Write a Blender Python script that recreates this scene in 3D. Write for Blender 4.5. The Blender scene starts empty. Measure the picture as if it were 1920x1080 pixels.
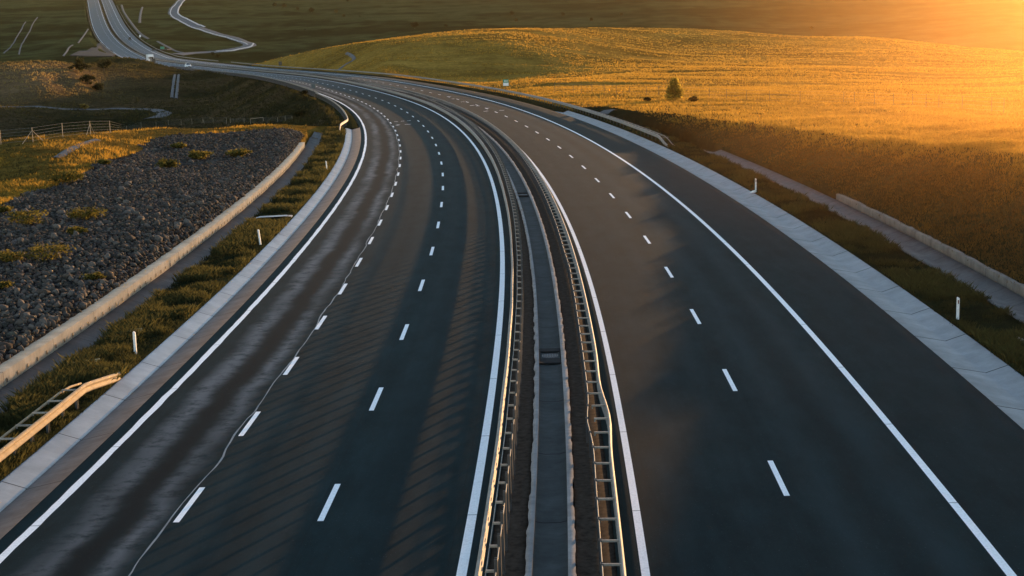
import bpy, math, random
import numpy as np
random.seed(7); rng = np.random.default_rng(11)
R = math.radians
C = bpy.context.scene
# ------------------------------------------------------------------ camera
FOC, PITCH, ROLL, HC = 2669.43, 0.16898, 0.02597, 11.4753
cam_d = bpy.data.cameras.new('camera'); cam = bpy.data.objects.new('camera', cam_d)
C.collection.objects.link(cam); C.camera = cam
cam_d.sensor_width = 36.0; cam_d.lens = FOC / 1920 * 36.0
cam_d.clip_start = 0.5; cam_d.clip_end = 20000
from mathutils import Matrix, Vector
cam.matrix_world = (Matrix.Translation((0, 0, HC)) @ Matrix.Rotation(math.pi / 2 - PITCH, 4, 'X')
                    @ Matrix.Rotation(-ROLL, 4, 'Z'))
# ------------------------------------------------------------------ light
SUN_AZ, SUN_EL = R(29.0), R(5.3)          # azimuth clockwise from +Y
w = bpy.data.worlds.new('World'); C.world = w; w.use_nodes = True
nt = w.node_tree; bg = nt.nodes['Background']
sky = nt.nodes.new('ShaderNodeTexSky'); sky.sky_type = 'NISHITA'; sky.sun_disc = False
sky.sun_elevation = SUN_EL; sky.sun_rotation = SUN_AZ; sky.air_density = 1.0; sky.dust_density = 0.1; sky.ozone_density = 2.6
tn = nt.nodes.new('ShaderNodeMix'); tn.data_type = 'RGBA'; tn.blend_type = 'MULTIPLY'; tn.inputs[0].default_value = 1.0
tn.inputs[7].default_value = (1.52, 1.10, 0.92, 1)          # the cool green cast of the evening sky
nt.links.new(sky.outputs[0], tn.inputs[6]); nt.links.new(tn.outputs[2], bg.inputs[0]); bg.inputs[1].default_value = 0.14
sd = bpy.data.lights.new('sun', 'SUN'); so = bpy.data.objects.new('sun', sd); C.collection.objects.link(so)
sd.energy = 2.9; sd.angle = R(0.4); sd.color = (1.0, 0.57, 0.25)
sv = Vector((math.sin(SUN_AZ) * math.cos(SUN_EL), math.cos(SUN_AZ) * math.cos(SUN_EL), math.sin(SUN_EL)))
so.rotation_euler = sv.to_track_quat('Z', 'Y').to_euler()
C.view_settings.view_transform = 'Standard'; C.view_settings.look = 'None'
C.view_settings.exposure = 2.15; C.view_settings.gamma = 1.0
C.render.engine = 'CYCLES'
C.cycles.max_bounces = 5; C.cycles.diffuse_bounces = 2; C.cycles.glossy_bounces = 2
C.cycles.transmission_bounces = 2; C.cycles.volume_bounces = 0; C.cycles.volume_step_rate = 4.0; C.cycles.volume_max_steps = 64; C.cycles.transparent_max_bounces = 12
HAZE_DENSITY, HAZE_G = 0.00004, 0.95

# ------------------------------------------------------------------ road alignment
KS = np.array([-10, 15, 40, 65, 90, 120, 150, 190, 240, 300, 360, 420, 480, 540, 600, 680, 760, 850, 950, 1100, 1300, 1600, 2000.])
KV = [-0.000618, -0.000835, -0.001047, -0.001257, -0.001001, -0.001155, -0.001103, -0.001252, -0.001033, -0.000224, -0.000131, -0.000639, -0.001227, -0.00112, -6e-06, 0.001311, 0.000696, -0.000692, -4e-06, 0.000227, 4.1e-05, -7e-06, -9.2e-05]
GV = [0.01042, 0.01469, 0.01887, 0.01668, 0.01225, 0.01189, 0.01174, 0.01146, 0.00964, 0.00939, 0.0029, 0.00039, 0.00402, 0.01443, 0.02444, 0.01865, 0.00974, 0.02357, 0.05678, 0.0848, 0.08789, 0.0804, 0.07229]
SS = np.concatenate([np.arange(-60, 320, 0.5), np.arange(320, 2003, 3.0)])
def _cum(a):
    c = np.concatenate([[0], np.cumsum((a[1:] + a[:-1]) / 2 * np.diff(SS))]); return c - np.interp(0, SS, c)
TH = 0.0652 + _cum(np.interp(SS, KS, KV))
RX = -2.84172 + _cum(np.sin(TH)); RY = _cum(np.cos(TH)); RZ = _cum(np.interp(SS, KS, GV))
RE = np.interp(SS, [0, 60, 130, 300.], [0.01092, 0.01285, 0.01214, 0.01797])
def road(s, o, h=0.0):
    s = np.asarray(s, float); f = lambda a: np.interp(s, SS, a)
    t = f(TH)
    return np.stack([f(RX) + o * np.cos(t), f(RY) - o * np.sin(t), f(RZ) + f(RE) * o + h], -1)
def to_so(x, y):
    s = np.interp(y, RY, SS)
    for _ in range(7):
        t = np.interp(s, SS, TH); dx = x - np.interp(s, SS, RX); dy = y - np.interp(s, SS, RY)
        s = np.clip(s + 0.8 * (dx * np.sin(t) + dy * np.cos(t)), -60, 2000)
    t = np.interp(s, SS, TH); dx = x - np.interp(s, SS, RX); dy = y - np.interp(s, SS, RY)
    return s, dx * np.cos(t) - dy * np.sin(t)
# the view ray of a photograph pixel (1920 x 1080), used to survey real positions
def ray(u, v, D):
    a = (u - 960) / FOC; b = (540 - v) / FOC
    X = a * math.cos(ROLL) + b * math.sin(ROLL); zc = -a * math.sin(ROLL) + b * math.cos(ROLL)
    Y = math.cos(PITCH) + zc * math.sin(PITCH); dz = -math.sin(PITCH) + zc * math.cos(PITCH)
    return X / Y * D, D, HC + dz / Y * D

# ------------------------------------------------------------------ terrain
L1, L2, L3, L4, L5, L6, L7, L8 = -10.49, -7.12, -3.55, 0.06, 3.95, 7.62, 11.37, 14.83
CTRL = []
def cz(u, D, z):
    x, y, _ = ray(u, 540, D); CTRL.append((x, y, z))
def cv(u, v, D): CTRL.append(ray(u, v, D))
for u, D, z in [(-900, 30, .8), (-900, 60, 1.2), (-600, 100, 1.3), (-600, 140, 1.2), (-300, 40, 1.0), (-300, 90, 1.6), (0, 30, .7), (0, 60, 1.4), (0, 85, 1.75), (0, 112, 1.9),
                (300, 80, 1.9), (300, 110, 2.1), (300, 135, 2.4), (500, 140, 2.5)]: cz(u, D, z)
for u, v, D in [(0, 267, 138), (150, 250, 148), (300, 238, 158), (500, 233.5, 165)]: cv(u, v, D)
for u, D, z in [(-400, 165, -1.5), (0, 168, -1.6), (300, 190, -1.4), (500, 196, -1.0), (-600, 230, -5), (-200, 235, -5.2), (150, 235, -5), (450, 235, -4),
                (-600, 330, -5), (-200, 330, -5.6), (0, 330, -5.6), (150, 330, -5.6), (300, 330, -5.6), (450, 300, -5.2), (560, 275, -4)]: cz(u, D, z)
for u, v, D in [(130, 207, 377), (300, 207, 377), (0, 201, 377), (0, 190, 400), (0, 150, 425), (0, 122, 455), (60, 119.5, 460), (125, 120, 470), (125, 165, 428), (135, 150, 432), (85, 150, 425), (60, 178, 405), (110, 185, 400),
                (190, 176, 432), (185, 150, 455), (190, 128, 490), (245, 108, 560), (300, 122, 550), (330, 136, 520), (400, 160, 450), (300, 150, 455), (245, 150, 455), (-250, 122, 455), (-250, 160, 420)]: cv(u, v, D)
for u, D, z in [(-300, 560, 1.5), (0, 560, 1.5), (120, 600, 1.5), (200, 660, 4), (-600, 700, 4), (-250, 700, 3), (0, 690, 3), (120, 700, 3.5), (-600, 800, 9), (0, 800, 8), (300, 800, 9)]: cz(u, D, z)
# right plateau
for u, D, z in [(2061, 80, 4.95), (2218, 70, 5.55), (2380, 62, 5.6), (2561, 55, 4.4), (2300, 90, 4.3), (3200, 45, 5.0), (3200, 90, 5.0), (3200, 140, 5.2)]: cz(u, D, z)
for u, v, D in [(1900, 250, 95), (1780, 243, 107), (1860, 200, 165), (1700, 207, 145), (1400, 213, 150), (1230, 199, 180), (1180, 182, 220), (1000, 166, 268), (1400, 166, 240), (1860, 166, 240), (1560, 190, 190), (700, 141, 370),
                (640, 139, 400), (800, 143, 385), (960, 143, 385), (1122, 128.5, 395), (1250, 124, 400), (1500, 126, 390), (1900, 132, 370), (1500, 97, 520), (1900, 112, 480), (960, 88, 438), (750, 95, 440), (850, 92, 438), (1100, 94, 453), (1250, 88, 530), (1000, 150, 320), (1400, 143, 320)]: cv(u, v, D)
for u, D, z in [(2400, 165, 5.0), (2400, 300, 6.0), (3200, 300, 7), (2400, 450, 8), (3200, 450, 9)]: cz(u, D, z)
RIDGE = [(430, 111, 500), (500, 101.5, 510), (560, 94, 515), (640, 83.5, 520), (700, 76, 540), (800, 69, 570), (900, 63.5, 600), (1000, 59, 630), (1100, 56, 660), (1200, 54.5, 690), (1300, 55, 700), (1400, 60, 700), (1500, 69, 690), (1620, 71, 690), (1700, 78, 680), (1800, 90, 670), (1920, 97, 650), (2400, 110, 620)]
for u, v, D in RIDGE:
    cv(u, v, D); x, y, z = ray(u, v, D)
    if u % 200 == 0 or u in (430, 500, 1500, 1920, 2400, 1700):
        cz(u, D + 90, z - 5.5)
        if D < 600: cz(u, 790, 2.5)
cz(3200, 540, 9); cz(3200, 770, 4)
for D in (930, 1150, 1500, 2000, 2800):
    for u in (-900, -400, 0, 400, 800, 1300, 1900, 2600, 3400):
        z = .088 * (D - 770)
        if u > 2200: z *= .55
        cz(u, D, z)
CT = np.array(CTRL)
def _warp(x, y): return np.stack([x / y * 3.0, np.log(y)], -1)
def _tps(a, b):
    d2 = ((a[:, None, :] - b[None]) ** 2).sum(-1); return 0.5 * d2 * np.log(d2 + 1e-12)
_P = _warp(CT[:, 0], CT[:, 1]); _n = len(_P)
_s = np.maximum(CT[:, 1], 40)                                # heights scaled by distance
_A = np.zeros((_n + 3, _n + 3)); _A[:_n, :_n] = _tps(_P, _P) + 2e-4 * np.eye(_n)
_A[:_n, _n] = 1; _A[:_n, _n + 1:] = _P; _A[_n, :_n] = 1; _A[_n + 1:, :_n] = _P.T
_W = np.linalg.solve(_A, np.concatenate([CT[:, 2] / _s, np.zeros(3)]))
def natural(x, y):
    x = np.asarray(x, float).ravel(); y = np.maximum(np.asarray(y, float).ravel(), 18.0)
    out = np.empty(len(x))
    for i in range(0, len(x), 20000):
        p = _warp(x[i:i + 20000], y[i:i + 20000])
        out[i:i + 20000] = _tps(p, _P) @ _W[:_n] + _W[_n] + p @ _W[_n + 1:]
    return out * np.maximum(y, 40)
def vnoise(x, y, f, seed):
    """smooth value noise, numpy"""
    g = np.random.default_rng(seed).random((256, 256)); X = x * f; Y = y * f
    xi = np.floor(X).astype(int); yi = np.floor(Y).astype(int); fx = X - xi; fy = Y - yi
    fx = fx * fx * (3 - 2 * fx); fy = fy * fy * (3 - 2 * fy)
    a = g[xi % 256, yi % 256]; b = g[(xi + 1) % 256, yi % 256]; c = g[xi % 256, (yi + 1) % 256]; d = g[(xi + 1) % 256, (yi + 1) % 256]
    return (a * (1 - fx) + b * fx) * (1 - fy) + (c * (1 - fx) + d * fx) * fy - 0.5
def sstep(a, b, t):
    t = np.clip((t - a) / (b - a), 0, 1); return t * t * (3 - 2 * t)
def edges(s):
    eL = -17.1 + 3.6 * sstep(166, 176, s); eR = 20.95 - 3.3 * sstep(150, 172, s)
    hL = 0.50 * (1 - sstep(160, 172, s)) - 0.05; hR = 0.30 * (1 - sstep(150, 172, s)) + 0.02
    return eL, eR, hL, hR
def ground_z(x, y):
    x = np.asarray(x, float); y = np.asarray(y, float); shp = x.shape; x = x.ravel(); y = y.ravel()
    N = natural(x, y); s, o = to_so(x, y)
    amp = np.clip(np.abs(o) - 21, 0, 12) / 12
    N = N + amp * (0.5 * vnoise(x, y, 1 / 14., 1) + 1.3 * vnoise(x, y, 1 / 60., 2) * np.clip(y / 300, 0, 1) + 0.22 * vnoise(x, y, 1 / 4., 3))
    eL, eR, hL, hR = edges(s)
    zr = np.interp(s, SS, RZ); e = np.interp(s, SS, RE)
    left = o < 1.5
    ed = np.where(left, eL, eR); he = np.where(left, hL, hR)
    d = np.where(left, eL - o, o - eR); ze = zr + e * ed + he
    dd = np.maximum(d, 0)
    Z = np.clip(N, ze - dd / 1.9, ze + dd / np.where(left, 3.0, 2.3))
    Z = np.where(d < -0.25, zr + e * o - 0.7, np.where(d < 0, ze - 0.02, Z))
    return Z.reshape(shp)
DSAMP = np.concatenate([np.arange(22, 200, 0.5), np.arange(200, 700, 2.), np.arange(700, 2700, 6.)])
def at(u, v):
    """first point of the ground along the ray of a pixel"""
    P = np.array([ray(u, v, D) for D in DSAMP]); g = ground_z(P[:, 0], P[:, 1])
    below = np.nonzero(P[:, 2] < g)[0]; i = below[0] if len(below) else len(P) - 1
    return P[i, 0], P[i, 1], g[i]

# ------------------------------------------------------------------ helpers
class MB:
    def __init__(s): s.v = []; s.f = []; s.uv = []; s.n = 0
    def add(s, verts, faces, uvs=None):
        verts = np.asarray(verts, float).reshape(-1, 3)
        s.v.append(verts); s.uv.append(np.zeros((len(verts), 2)) if uvs is None else np.asarray(uvs, float).reshape(-1, 2))
        for f in faces: s.f.append(tuple(i + s.n for i in f))
        s.n += len(verts)
    def box(s, c, size, rot=0.0, taper=1.0):
        c = np.array(c); a, b, h = np.array(size) / 2.0
        P = np.array([(x * (taper if z > 0 else 1), y * (taper if z > 0 else 1), z) for z in (-h, h) for x, y in ((-a, -b), (a, -b), (a, b), (-a, b))])
        cr, sr = math.cos(rot), math.sin(rot)
        P = np.stack([P[:, 0] * cr - P[:, 1] * sr, P[:, 0] * sr + P[:, 1] * cr, P[:, 2]], 1) + c
        s.add(P, [(3, 2, 1, 0), (4, 5, 6, 7), (0, 1, 5, 4), (1, 2, 6, 5), (2, 3, 7, 6), (3, 0, 4, 7)])
    def tube(s, a, b, r, n=6, r2=None):
        a = np.array(a, float); b = np.array(b, float); d = b - a; d /= np.linalg.norm(d) + 1e-9
        p = np.cross(d, (0, 0, 1) if abs(d[2]) < .9 else (1, 0, 0)); p /= np.linalg.norm(p); q = np.cross(d, p)
        r2 = r if r2 is None else r2; ang = np.arange(n) * 2 * math.pi / n
        ring = np.cos(ang)[:, None] * p + np.sin(ang)[:, None] * q
        s.add(np.concatenate([a + ring * r, b + ring * r2]), [(i, (i + 1) % n, n + (i + 1) % n, n + i) for i in range(n)] + [tuple(range(n - 1, -1, -1)), tuple(range(n, 2 * n))])
    def extrude(s, prof, y0, y1):
        """closed profile of (x, z) extruded along y"""
        n = len(prof); P = [(x, y0, z) for x, z in prof] + [(x, y1, z) for x, z in prof]
        s.add(P, [(i, (i + 1) % n, n + (i + 1) % n, n + i) for i in range(n)] + [tuple(range(n - 1, -1, -1)), tuple(range(n, 2 * n))])
    def build(s, name, mat, parent=None, smooth=False):
        me = bpy.data.meshes.new(name)
        V = np.concatenate(s.v); U = np.concatenate(s.uv)
        me.from_pydata(V.tolist(), [], s.f); me.update()
        li = np.empty(len(me.loops), dtype=np.int32); me.loops.foreach_get('vertex_index', li)
        ul = me.uv_layers.new(name='UVMap'); ul.data.foreach_set('uv', U[li].astype(np.float32).ravel())
        if smooth: me.polygons.foreach_set('use_smooth', [True] * len(me.polygons))
        me.materials.append(mat); return link(name, me, parent)
def link(name, me, parent=None):
    o = bpy.data.objects.new(name, me); C.collection.objects.link(o)
    if parent is not None: o.parent = parent
    return o
def raw(name, V, F, mat, parent=None, col=None, uv=None, smooth=False):
    """big meshes from numpy arrays; F is (n,3) or (n,4); col is a per-vertex tint"""
    me = bpy.data.meshes.new(name); k = F.shape[1]
    me.vertices.add(len(V)); me.vertices.foreach_set('co', V.astype(np.float32).ravel())
    me.loops.add(F.size); me.loops.foreach_set('vertex_index', F.astype(np.int32).ravel())
    me.polygons.add(len(F)); me.polygons.foreach_set('loop_start', np.arange(0, F.size, k, dtype=np.int32))
    if smooth: me.polygons.foreach_set('use_smooth', np.ones(len(F), bool))
    if col is not None:
        at_ = me.attributes.new('tint', 'FLOAT_COLOR', 'POINT')
        at_.data.foreach_set('color', np.concatenate([col, np.ones((len(col), 1))], 1).astype(np.float32).ravel())
    if uv is not None:
        ul = me.uv_layers.new(name='UVMap'); ul.data.foreach_set('uv', uv[F.ravel()].astype(np.float32).ravel())
    me.update(calc_edges=True); me.materials.append(mat)
    return link(name, me, parent)
def tag(o, label, cat, group=None, kind=None):
    if label: o['label'] = label
    if cat: o['category'] = cat
    if group: o['group'] = group
    if kind: o['kind'] = kind
    return o
def structure(o): o['kind'] = 'structure'; return o
def thing(name, loc, label, cat, group=None, rz=0.0):
    o = bpy.data.objects.new(name, None); C.collection.objects.link(o); o.location = loc; o.rotation_euler = (0, 0, rz)
    o.empty_display_size = 0.3
    return tag(o, label, cat, group)
def srange(s0, s1, near=1.0):
    out = [s0]; s = s0
    while s < s1 - 1e-6:
        s = min(s + (near if s < 130 else 2 * near if s < 320 else 4 * near if s < 700 else 8 * near), s1); out.append(s)
    return np.array(out)
def sweep(name, prof, s0, s1, mat, parent=None, near=1.0, closed=False, jitter=0.0, skirt=0.0, S=None):
    """a profile of (o, h) swept along the road"""
    S = srange(s0, s1, near) if S is None else S; prof = list(prof)
    if skirt: prof = [(prof[0][0], prof[0][1] - skirt)] + prof + [(prof[-1][0], prof[-1][1] - skirt)]
    n = len(prof); V = []; U = []
    for j, (o, h) in enumerate(prof):
        oo = o(S) if callable(o) else np.full(len(S), float(o)); hh = h(S) if callable(h) else np.full(len(S), float(h))
        if jitter: oo = oo + jitter * (np.random.default_rng(j + int(abs(float(np.mean(oo))) * 100)).random(len(S)) - .5)
        V.append(np.stack([road(s_, o_, h_) for s_, o_, h_ in zip(S, oo, hh)])); U.append(np.stack([oo, S], 1))
    V = np.stack(V, 1).reshape(-1, 3); U = np.stack(U, 1).reshape(-1, 2)
    m = len(S); js = np.arange(n if closed else n - 1); A = (np.arange(m - 1)[:, None] * n + js).ravel(); B = (np.arange(m - 1)[:, None] * n + (js + 1) % n).ravel()
    F = np.stack([A, B, B + n, A + n], 1)
    if closed:
        pass
    return raw(name, V, F, mat, parent, uv=U)

# ------------------------------------------------------------------ materials
def mat(name):
    m = bpy.data.materials.new(name); m.use_nodes = True; return m, m.node_tree, m.node_tree.nodes['Principled BSDF']
def node(nt, t, ins=None, **kw):
    n = nt.nodes.new(t)
    for k, v in kw.items(): setattr(n, k, v)
    for k, v in (ins or {}).items():
        if hasattr(v, 'is_linked') or isinstance(v, bpy.types.NodeSocket): nt.links.new(v, n.inputs[k])
        else: n.inputs[k].default_value = v
    return n
def ramp(nt, fac, stops):
    r = node(nt, 'ShaderNodeValToRGB', {0: fac}); e = r.color_ramp.elements
    while len(e) > 1: e.remove(e[0])
    e[0].position = stops[0][0]; e[0].color = (*col3(stops[0][1]), 1)
    for p, c in stops[1:]:
        k = e.new(p); k.color = (*col3(c), 1)
    return r.outputs[0]
def col3(c): return (c, c, c) if isinstance(c, (int, float)) else c
def math_(nt, op, a, b=0.0, c=None):
    ins = {0: a, 1: b}
    if c is not None: ins[2] = c
    return node(nt, 'ShaderNodeMath', ins, operation=op).outputs[0]
def uvmap(nt, sx=1, sy=1):
    tc = node(nt, 'ShaderNodeUVMap'); tc.uv_map = 'UVMap'
    mp = node(nt, 'ShaderNodeMapping', {0: tc.outputs[0], 'Scale': (sx, sy, 1)})
    return mp.outputs[0]
def sep(nt, vec): return node(nt, 'ShaderNodeSeparateXYZ', {0: vec}).outputs
def noise(nt, vec, scale, detail=4, rough=.55):
    return node(nt, 'ShaderNodeTexNoise', {'Vector': vec, 'Scale': scale, 'Detail': detail, 'Roughness': rough}).outputs[0]
def mixc(nt, f, a, b):
    n = node(nt, 'ShaderNodeMix', data_type='RGBA')
    for k, v in ((0, f), (6, a), (7, b)):
        if isinstance(v, bpy.types.NodeSocket): nt.links.new(v, n.inputs[k])
        else: n.inputs[k].default_value = v if k == 0 else (*col3(v), 1)
    return n.outputs[2]
def bump(nt, b, h, strength, dist):
    n = node(nt, 'ShaderNodeBump', {'Height': h, 'Strength': strength, 'Distance': dist}); nt.links.new(n.outputs[0], b.inputs['Normal'])
def geo_pos(nt): return node(nt, 'ShaderNodeNewGeometry').outputs['Position']
def bandmask(nt, x, c, hw, soft):
    """1 inside |x-c|<hw fading over soft"""
    d = math_(nt, 'ABSOLUTE', math_(nt, 'SUBTRACT', x, c))
    n = node(nt, 'ShaderNodeMapRange', {0: d, 1: hw + soft, 2: hw - soft, 3: 0.0, 4: 1.0}); n.interpolation_type = 'SMOOTHSTEP'
    return n.outputs[0]

def asphalt_mat(name, base, tracks, worn=False, seams=()):
    m, nt, b = mat(name); uv = uvmap(nt); o, s, _ = sep(nt, uv)
    fine = noise(nt, geo_pos(nt), 45, 3, .7); streak = noise(nt, uvmap(nt, 2.2, .035), 1.0, 5, .6)
    patch = noise(nt, uvmap(nt, .5, .06), 1.0, 4, .6); mid = noise(nt, geo_pos(nt), 10, 8, .8)
    fine = math_(nt, 'ADD', math_(nt, 'MULTIPLY', fine, .5), math_(nt, 'MULTIPLY', mid, .5))
    c = ramp(nt, fine, [(.3, (base * .42, base * .84, base * .90)), (.7, (base * .72, base * 1.46, base * 1.55))])
    c = mixc(nt, node(nt, 'ShaderNodeMapRange', {0: streak, 1: .35, 2: .75, 3: 0.0, 4: .45}).outputs[0], c, (base * 1.0, base * 1.6, base * 1.65))
    blot = noise(nt, uvmap(nt, 1.1, .35), 1.0, 6, .7)
    bl = node(nt, 'ShaderNodeMix', {0: 1.0}, data_type='RGBA', blend_type='MULTIPLY'); nt.links.new(c, bl.inputs[6]); nt.links.new(ramp(nt, blot, [(.3, .68), (.7, 1.32)]), bl.inputs[7]); c = bl.outputs[2]
    for cen, hw, soft, amt, colr in tracks:
        bm = bandmask(nt, o, cen, hw, soft)
        k = node(nt, 'ShaderNodeMapRange', {0: patch, 1: .3, 2: .65, 3: .35, 4: 1.0}).outputs[0]
        c = mixc(nt, math_(nt, 'MULTIPLY', math_(nt, 'MULTIPLY', bm, amt), k), c, colr)
    if worn:      # chip-sealed shoulder with two bleached, ragged wheel tracks
        wob = math_(nt, 'MULTIPLY', math_(nt, 'SUBTRACT', noise(nt, uvmap(nt, .3, .25), 1.0, 5, .65), .5), .9)
        ow = math_(nt, 'ADD', o, wob)
        rag = noise(nt, uvmap(nt, 1.1, 1.5), 1.0, 7, .75); long_ = noise(nt, uvmap(nt, .5, .07), 1.0, 3, .5)
        for cen, hw in ((-9.30, .32), (-7.80, .22)):
            bm = bandmask(nt, ow, cen, hw, .30)
            k = math_(nt, 'MULTIPLY', bm, node(nt, 'ShaderNodeMapRange', {0: rag, 1: .34, 2: .52, 3: 0.0, 4: 1.0}).outputs[0])
            k = math_(nt, 'MULTIPLY', k, node(nt, 'ShaderNodeMapRange', {0: long_, 1: .36, 2: .55, 3: .3, 4: 1.0}).outputs[0])
            c = mixc(nt, math_(nt, 'MULTIPLY', k, .92), c, (.15, .14, .138))
        c = mixc(nt, math_(nt, 'MULTIPLY', bandmask(nt, ow, -8.5, .30, .3), .8), c, (.006, .009, .010))
    far_sheen = node(nt, 'ShaderNodeMapRange', {0: s, 1: 250.0, 2: 560.0, 3: 0.0, 4: .85}); c = mixc(nt, far_sheen.outputs[0], c, (.125, .138, .146))   # paler further on: grazing sky sheen painted into the colour
    spk = node(nt, 'ShaderNodeMapRange', {0: noise(nt, geo_pos(nt), 30, 1, .5), 1: .74, 2: .78, 3: 0.0, 4: .7}).outputs[0]; c = mixc(nt, spk, c, (.10, .11, .11))
    seam = math_(nt, 'ADD', o, math_(nt, 'MULTIPLY', noise(nt, uvmap(nt, .1, .5), 1.0, 3, .6), .03))
    for cen in seams: c = mixc(nt, math_(nt, 'MULTIPLY', bandmask(nt, seam, cen, .012, .012), .6), c, (.012, .016, .017))
    nt.links.new(c, b.inputs['Base Color']); b.inputs['Roughness'].default_value = .9; b.inputs['Specular IOR Level'].default_value = .027; b.inputs['Diffuse Roughness'].default_value = 1.0
    bump(nt, b, noise(nt, geo_pos(nt), 60, 2, .6), .35, .012)
    return m
M = {}
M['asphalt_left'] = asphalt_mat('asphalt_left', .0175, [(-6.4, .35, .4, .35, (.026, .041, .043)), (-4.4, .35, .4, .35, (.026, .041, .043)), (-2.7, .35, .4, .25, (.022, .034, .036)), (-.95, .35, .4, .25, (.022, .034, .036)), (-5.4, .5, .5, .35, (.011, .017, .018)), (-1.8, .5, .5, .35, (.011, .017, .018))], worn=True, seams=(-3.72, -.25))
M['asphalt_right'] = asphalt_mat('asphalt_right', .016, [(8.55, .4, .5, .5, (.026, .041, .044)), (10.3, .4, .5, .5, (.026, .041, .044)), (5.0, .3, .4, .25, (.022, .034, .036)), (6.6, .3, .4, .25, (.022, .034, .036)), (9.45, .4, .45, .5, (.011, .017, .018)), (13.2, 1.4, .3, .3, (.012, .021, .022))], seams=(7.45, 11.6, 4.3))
def paint_mat(name, joint, wear):
    m, nt, b = mat(name); uv = uvmap(nt); o, s, _ = sep(nt, uv)
    n1 = noise(nt, geo_pos(nt), 14, 5, .7); n2 = noise(nt, geo_pos(nt), 90, 2, .6)
    c = ramp(nt, n1, [(.2, (.56, .56, .55)), (.55, (.82, .82, .81))])
    c = mixc(nt, node(nt, 'ShaderNodeMapRange', {0: n2, 1: .56, 2: .72, 3: 0.0, 4: wear}).outputs[0], c, (.2, .2, .2))
    if joint:
        fr = math_(nt, 'FRACT', math_(nt, 'DIVIDE', s, joint)); k = math_(nt, 'LESS_THAN', fr, .006)
        c = mixc(nt, k, c, (.08, .08, .08))
    nt.links.new(c, b.inputs['Base Color']); b.inputs['Roughness'].default_value = .6
    return m
M['paint'] = paint_mat('road_paint', 0, .55); M['paint_joint'] = paint_mat('road_paint_in_lengths', 6.5, .5)
def concrete_mat(name, base, joint=4.5, streak=.5, dark=.35, tint=(1, 1, 1), jw=.012):
    m, nt, b = mat(name); uv = uvmap(nt); o, s, _ = sep(nt, uv)
    n1 = noise(nt, geo_pos(nt), 1.1, 6, .65); n2 = noise(nt, geo_pos(nt), 22, 3, .7); n3 = noise(nt, uvmap(nt, .8, 3.0), 1.6, 5, .7)
    c = ramp(nt, n1, [(.3, tuple(base * (1 - dark) * t for t in tint)), (.7, tuple(base * 1.15 * t for t in tint))])
    c = mixc(nt, node(nt, 'ShaderNodeMapRange', {0: n3, 1: .45, 2: .72, 3: 0.0, 4: streak}).outputs[0], c, tuple(base * .55 * t for t in tint))
    c = mixc(nt, node(nt, 'ShaderNodeMapRange', {0: n2, 1: .58, 2: .8, 3: 0.0, 4: .5}).outputs[0], c, tuple(base * .5 * t for t in tint))
    if joint:
        wob = math_(nt, 'MULTIPLY', noise(nt, uvmap(nt, 2, .2), 1.0, 2, .5), .06)
        fr = math_(nt, 'FRACT', math_(nt, 'DIVIDE', math_(nt, 'ADD', s, wob), joint)); k = math_(nt, 'LESS_THAN', fr, jw)
        c = mixc(nt, math_(nt, 'MULTIPLY', k, .85), c, (.02, .02, .02))
    nt.links.new(c, b.inputs['Base Color']); b.inputs['Roughness'].default_value = .9; b.inputs['Diffuse Roughness'].default_value = .8; b.inputs['Specular IOR Level'].default_value = .05
    bump(nt, b, n2, .15, .012)
    return m
M['concrete'] = concrete_mat('gutter_concrete', .13); M['slab'] = concrete_mat('jointed_slab_concrete', .29, 4.5, .12, .22, (1, 1, 1), .016); M['concrete_pale'] = concrete_mat('kerb_concrete', .46, 4.5, .25, .2, (1, .97, .93))
M['concrete_old'] = concrete_mat('ditch_concrete', .12, 2.6, .5, .35, (1, .96, .9)); M['wall_concrete'] = concrete_mat('wall_concrete', .46, 5.2, .35, .3, (1, .82, .60), .006)
M['old_wall'] = concrete_mat('crumbling_concrete', .17, 2.6, .5, .4, (1, .9, .78)); M['channel'] = concrete_mat('channel_concrete', .072, 5.4, .5, .4, (.95, 1.05, 1)); M['rough_kerb'] = concrete_mat('rough_kerb_concrete', .33, 0, .5, .4, (1, .95, .9))
def simple(name, colr, rough=.6, metal=0.0, var=.25, scale=8, spec=.5):
    m, nt, b = mat(name); n = noise(nt, geo_pos(nt), scale, 5, .6)
    c = ramp(nt, n, [(.3, tuple(x * (1 - var) for x in col3(colr))), (.7, tuple(min(1, x * (1 + var * .6)) for x in col3(colr)))])
    nt.links.new(c, b.inputs['Base Color']); b.inputs['Roughness'].default_value = rough; b.inputs['Metallic'].default_value = metal
    b.inputs['Specular IOR Level'].default_value = spec
    return m
M['steel'] = simple('galvanised_steel', (.24, .215, .18), .7, .0, .35, 3, .3); M['steel_dark'] = simple('weathered_steel', (.05, .053, .056), .6, .3, .3, 4)
M['steel_sunlit'] = simple('sun_tinted_steel', (.30, .225, .135), .75, 0, .3, 3, .1); M['white_plastic'] = simple('white_post', (.72, .72, .70), .5, 0, .15, 10); M['reflector'] = simple('dark_red_reflector', (.12, .02, .015), .3)  # left verge rail steel: orange of the low sun painted into its colour
M['soil'] = simple('median_soil', (.05, .038, .028), .95, 0, .5, 6, .01); M['black'] = simple('black_rubber', (.015, .015, .016), .7)
M['white_paint'] = simple('white_vehicle_paint', (.78, .78, .77), .3, 0, .05, 1); M['glass'] = simple('dark_glass', (.02, .025, .03), .1, 0, .1, 1); M['lamp'] = simple('headlamp_glass', (.85, .85, .82), .2)
M['dark_paint'] = simple('dark_vehicle_paint', (.02, .021, .024), .35); M['sign_back'] = simple('grey_sign_back', (.05, .075, .08), .6); M['green'] = simple('green_sign_face', (.02, .22, .13), .5); M['sign_white'] = simple('white_sign_face', (.75, .76, .74), .5)
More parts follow.
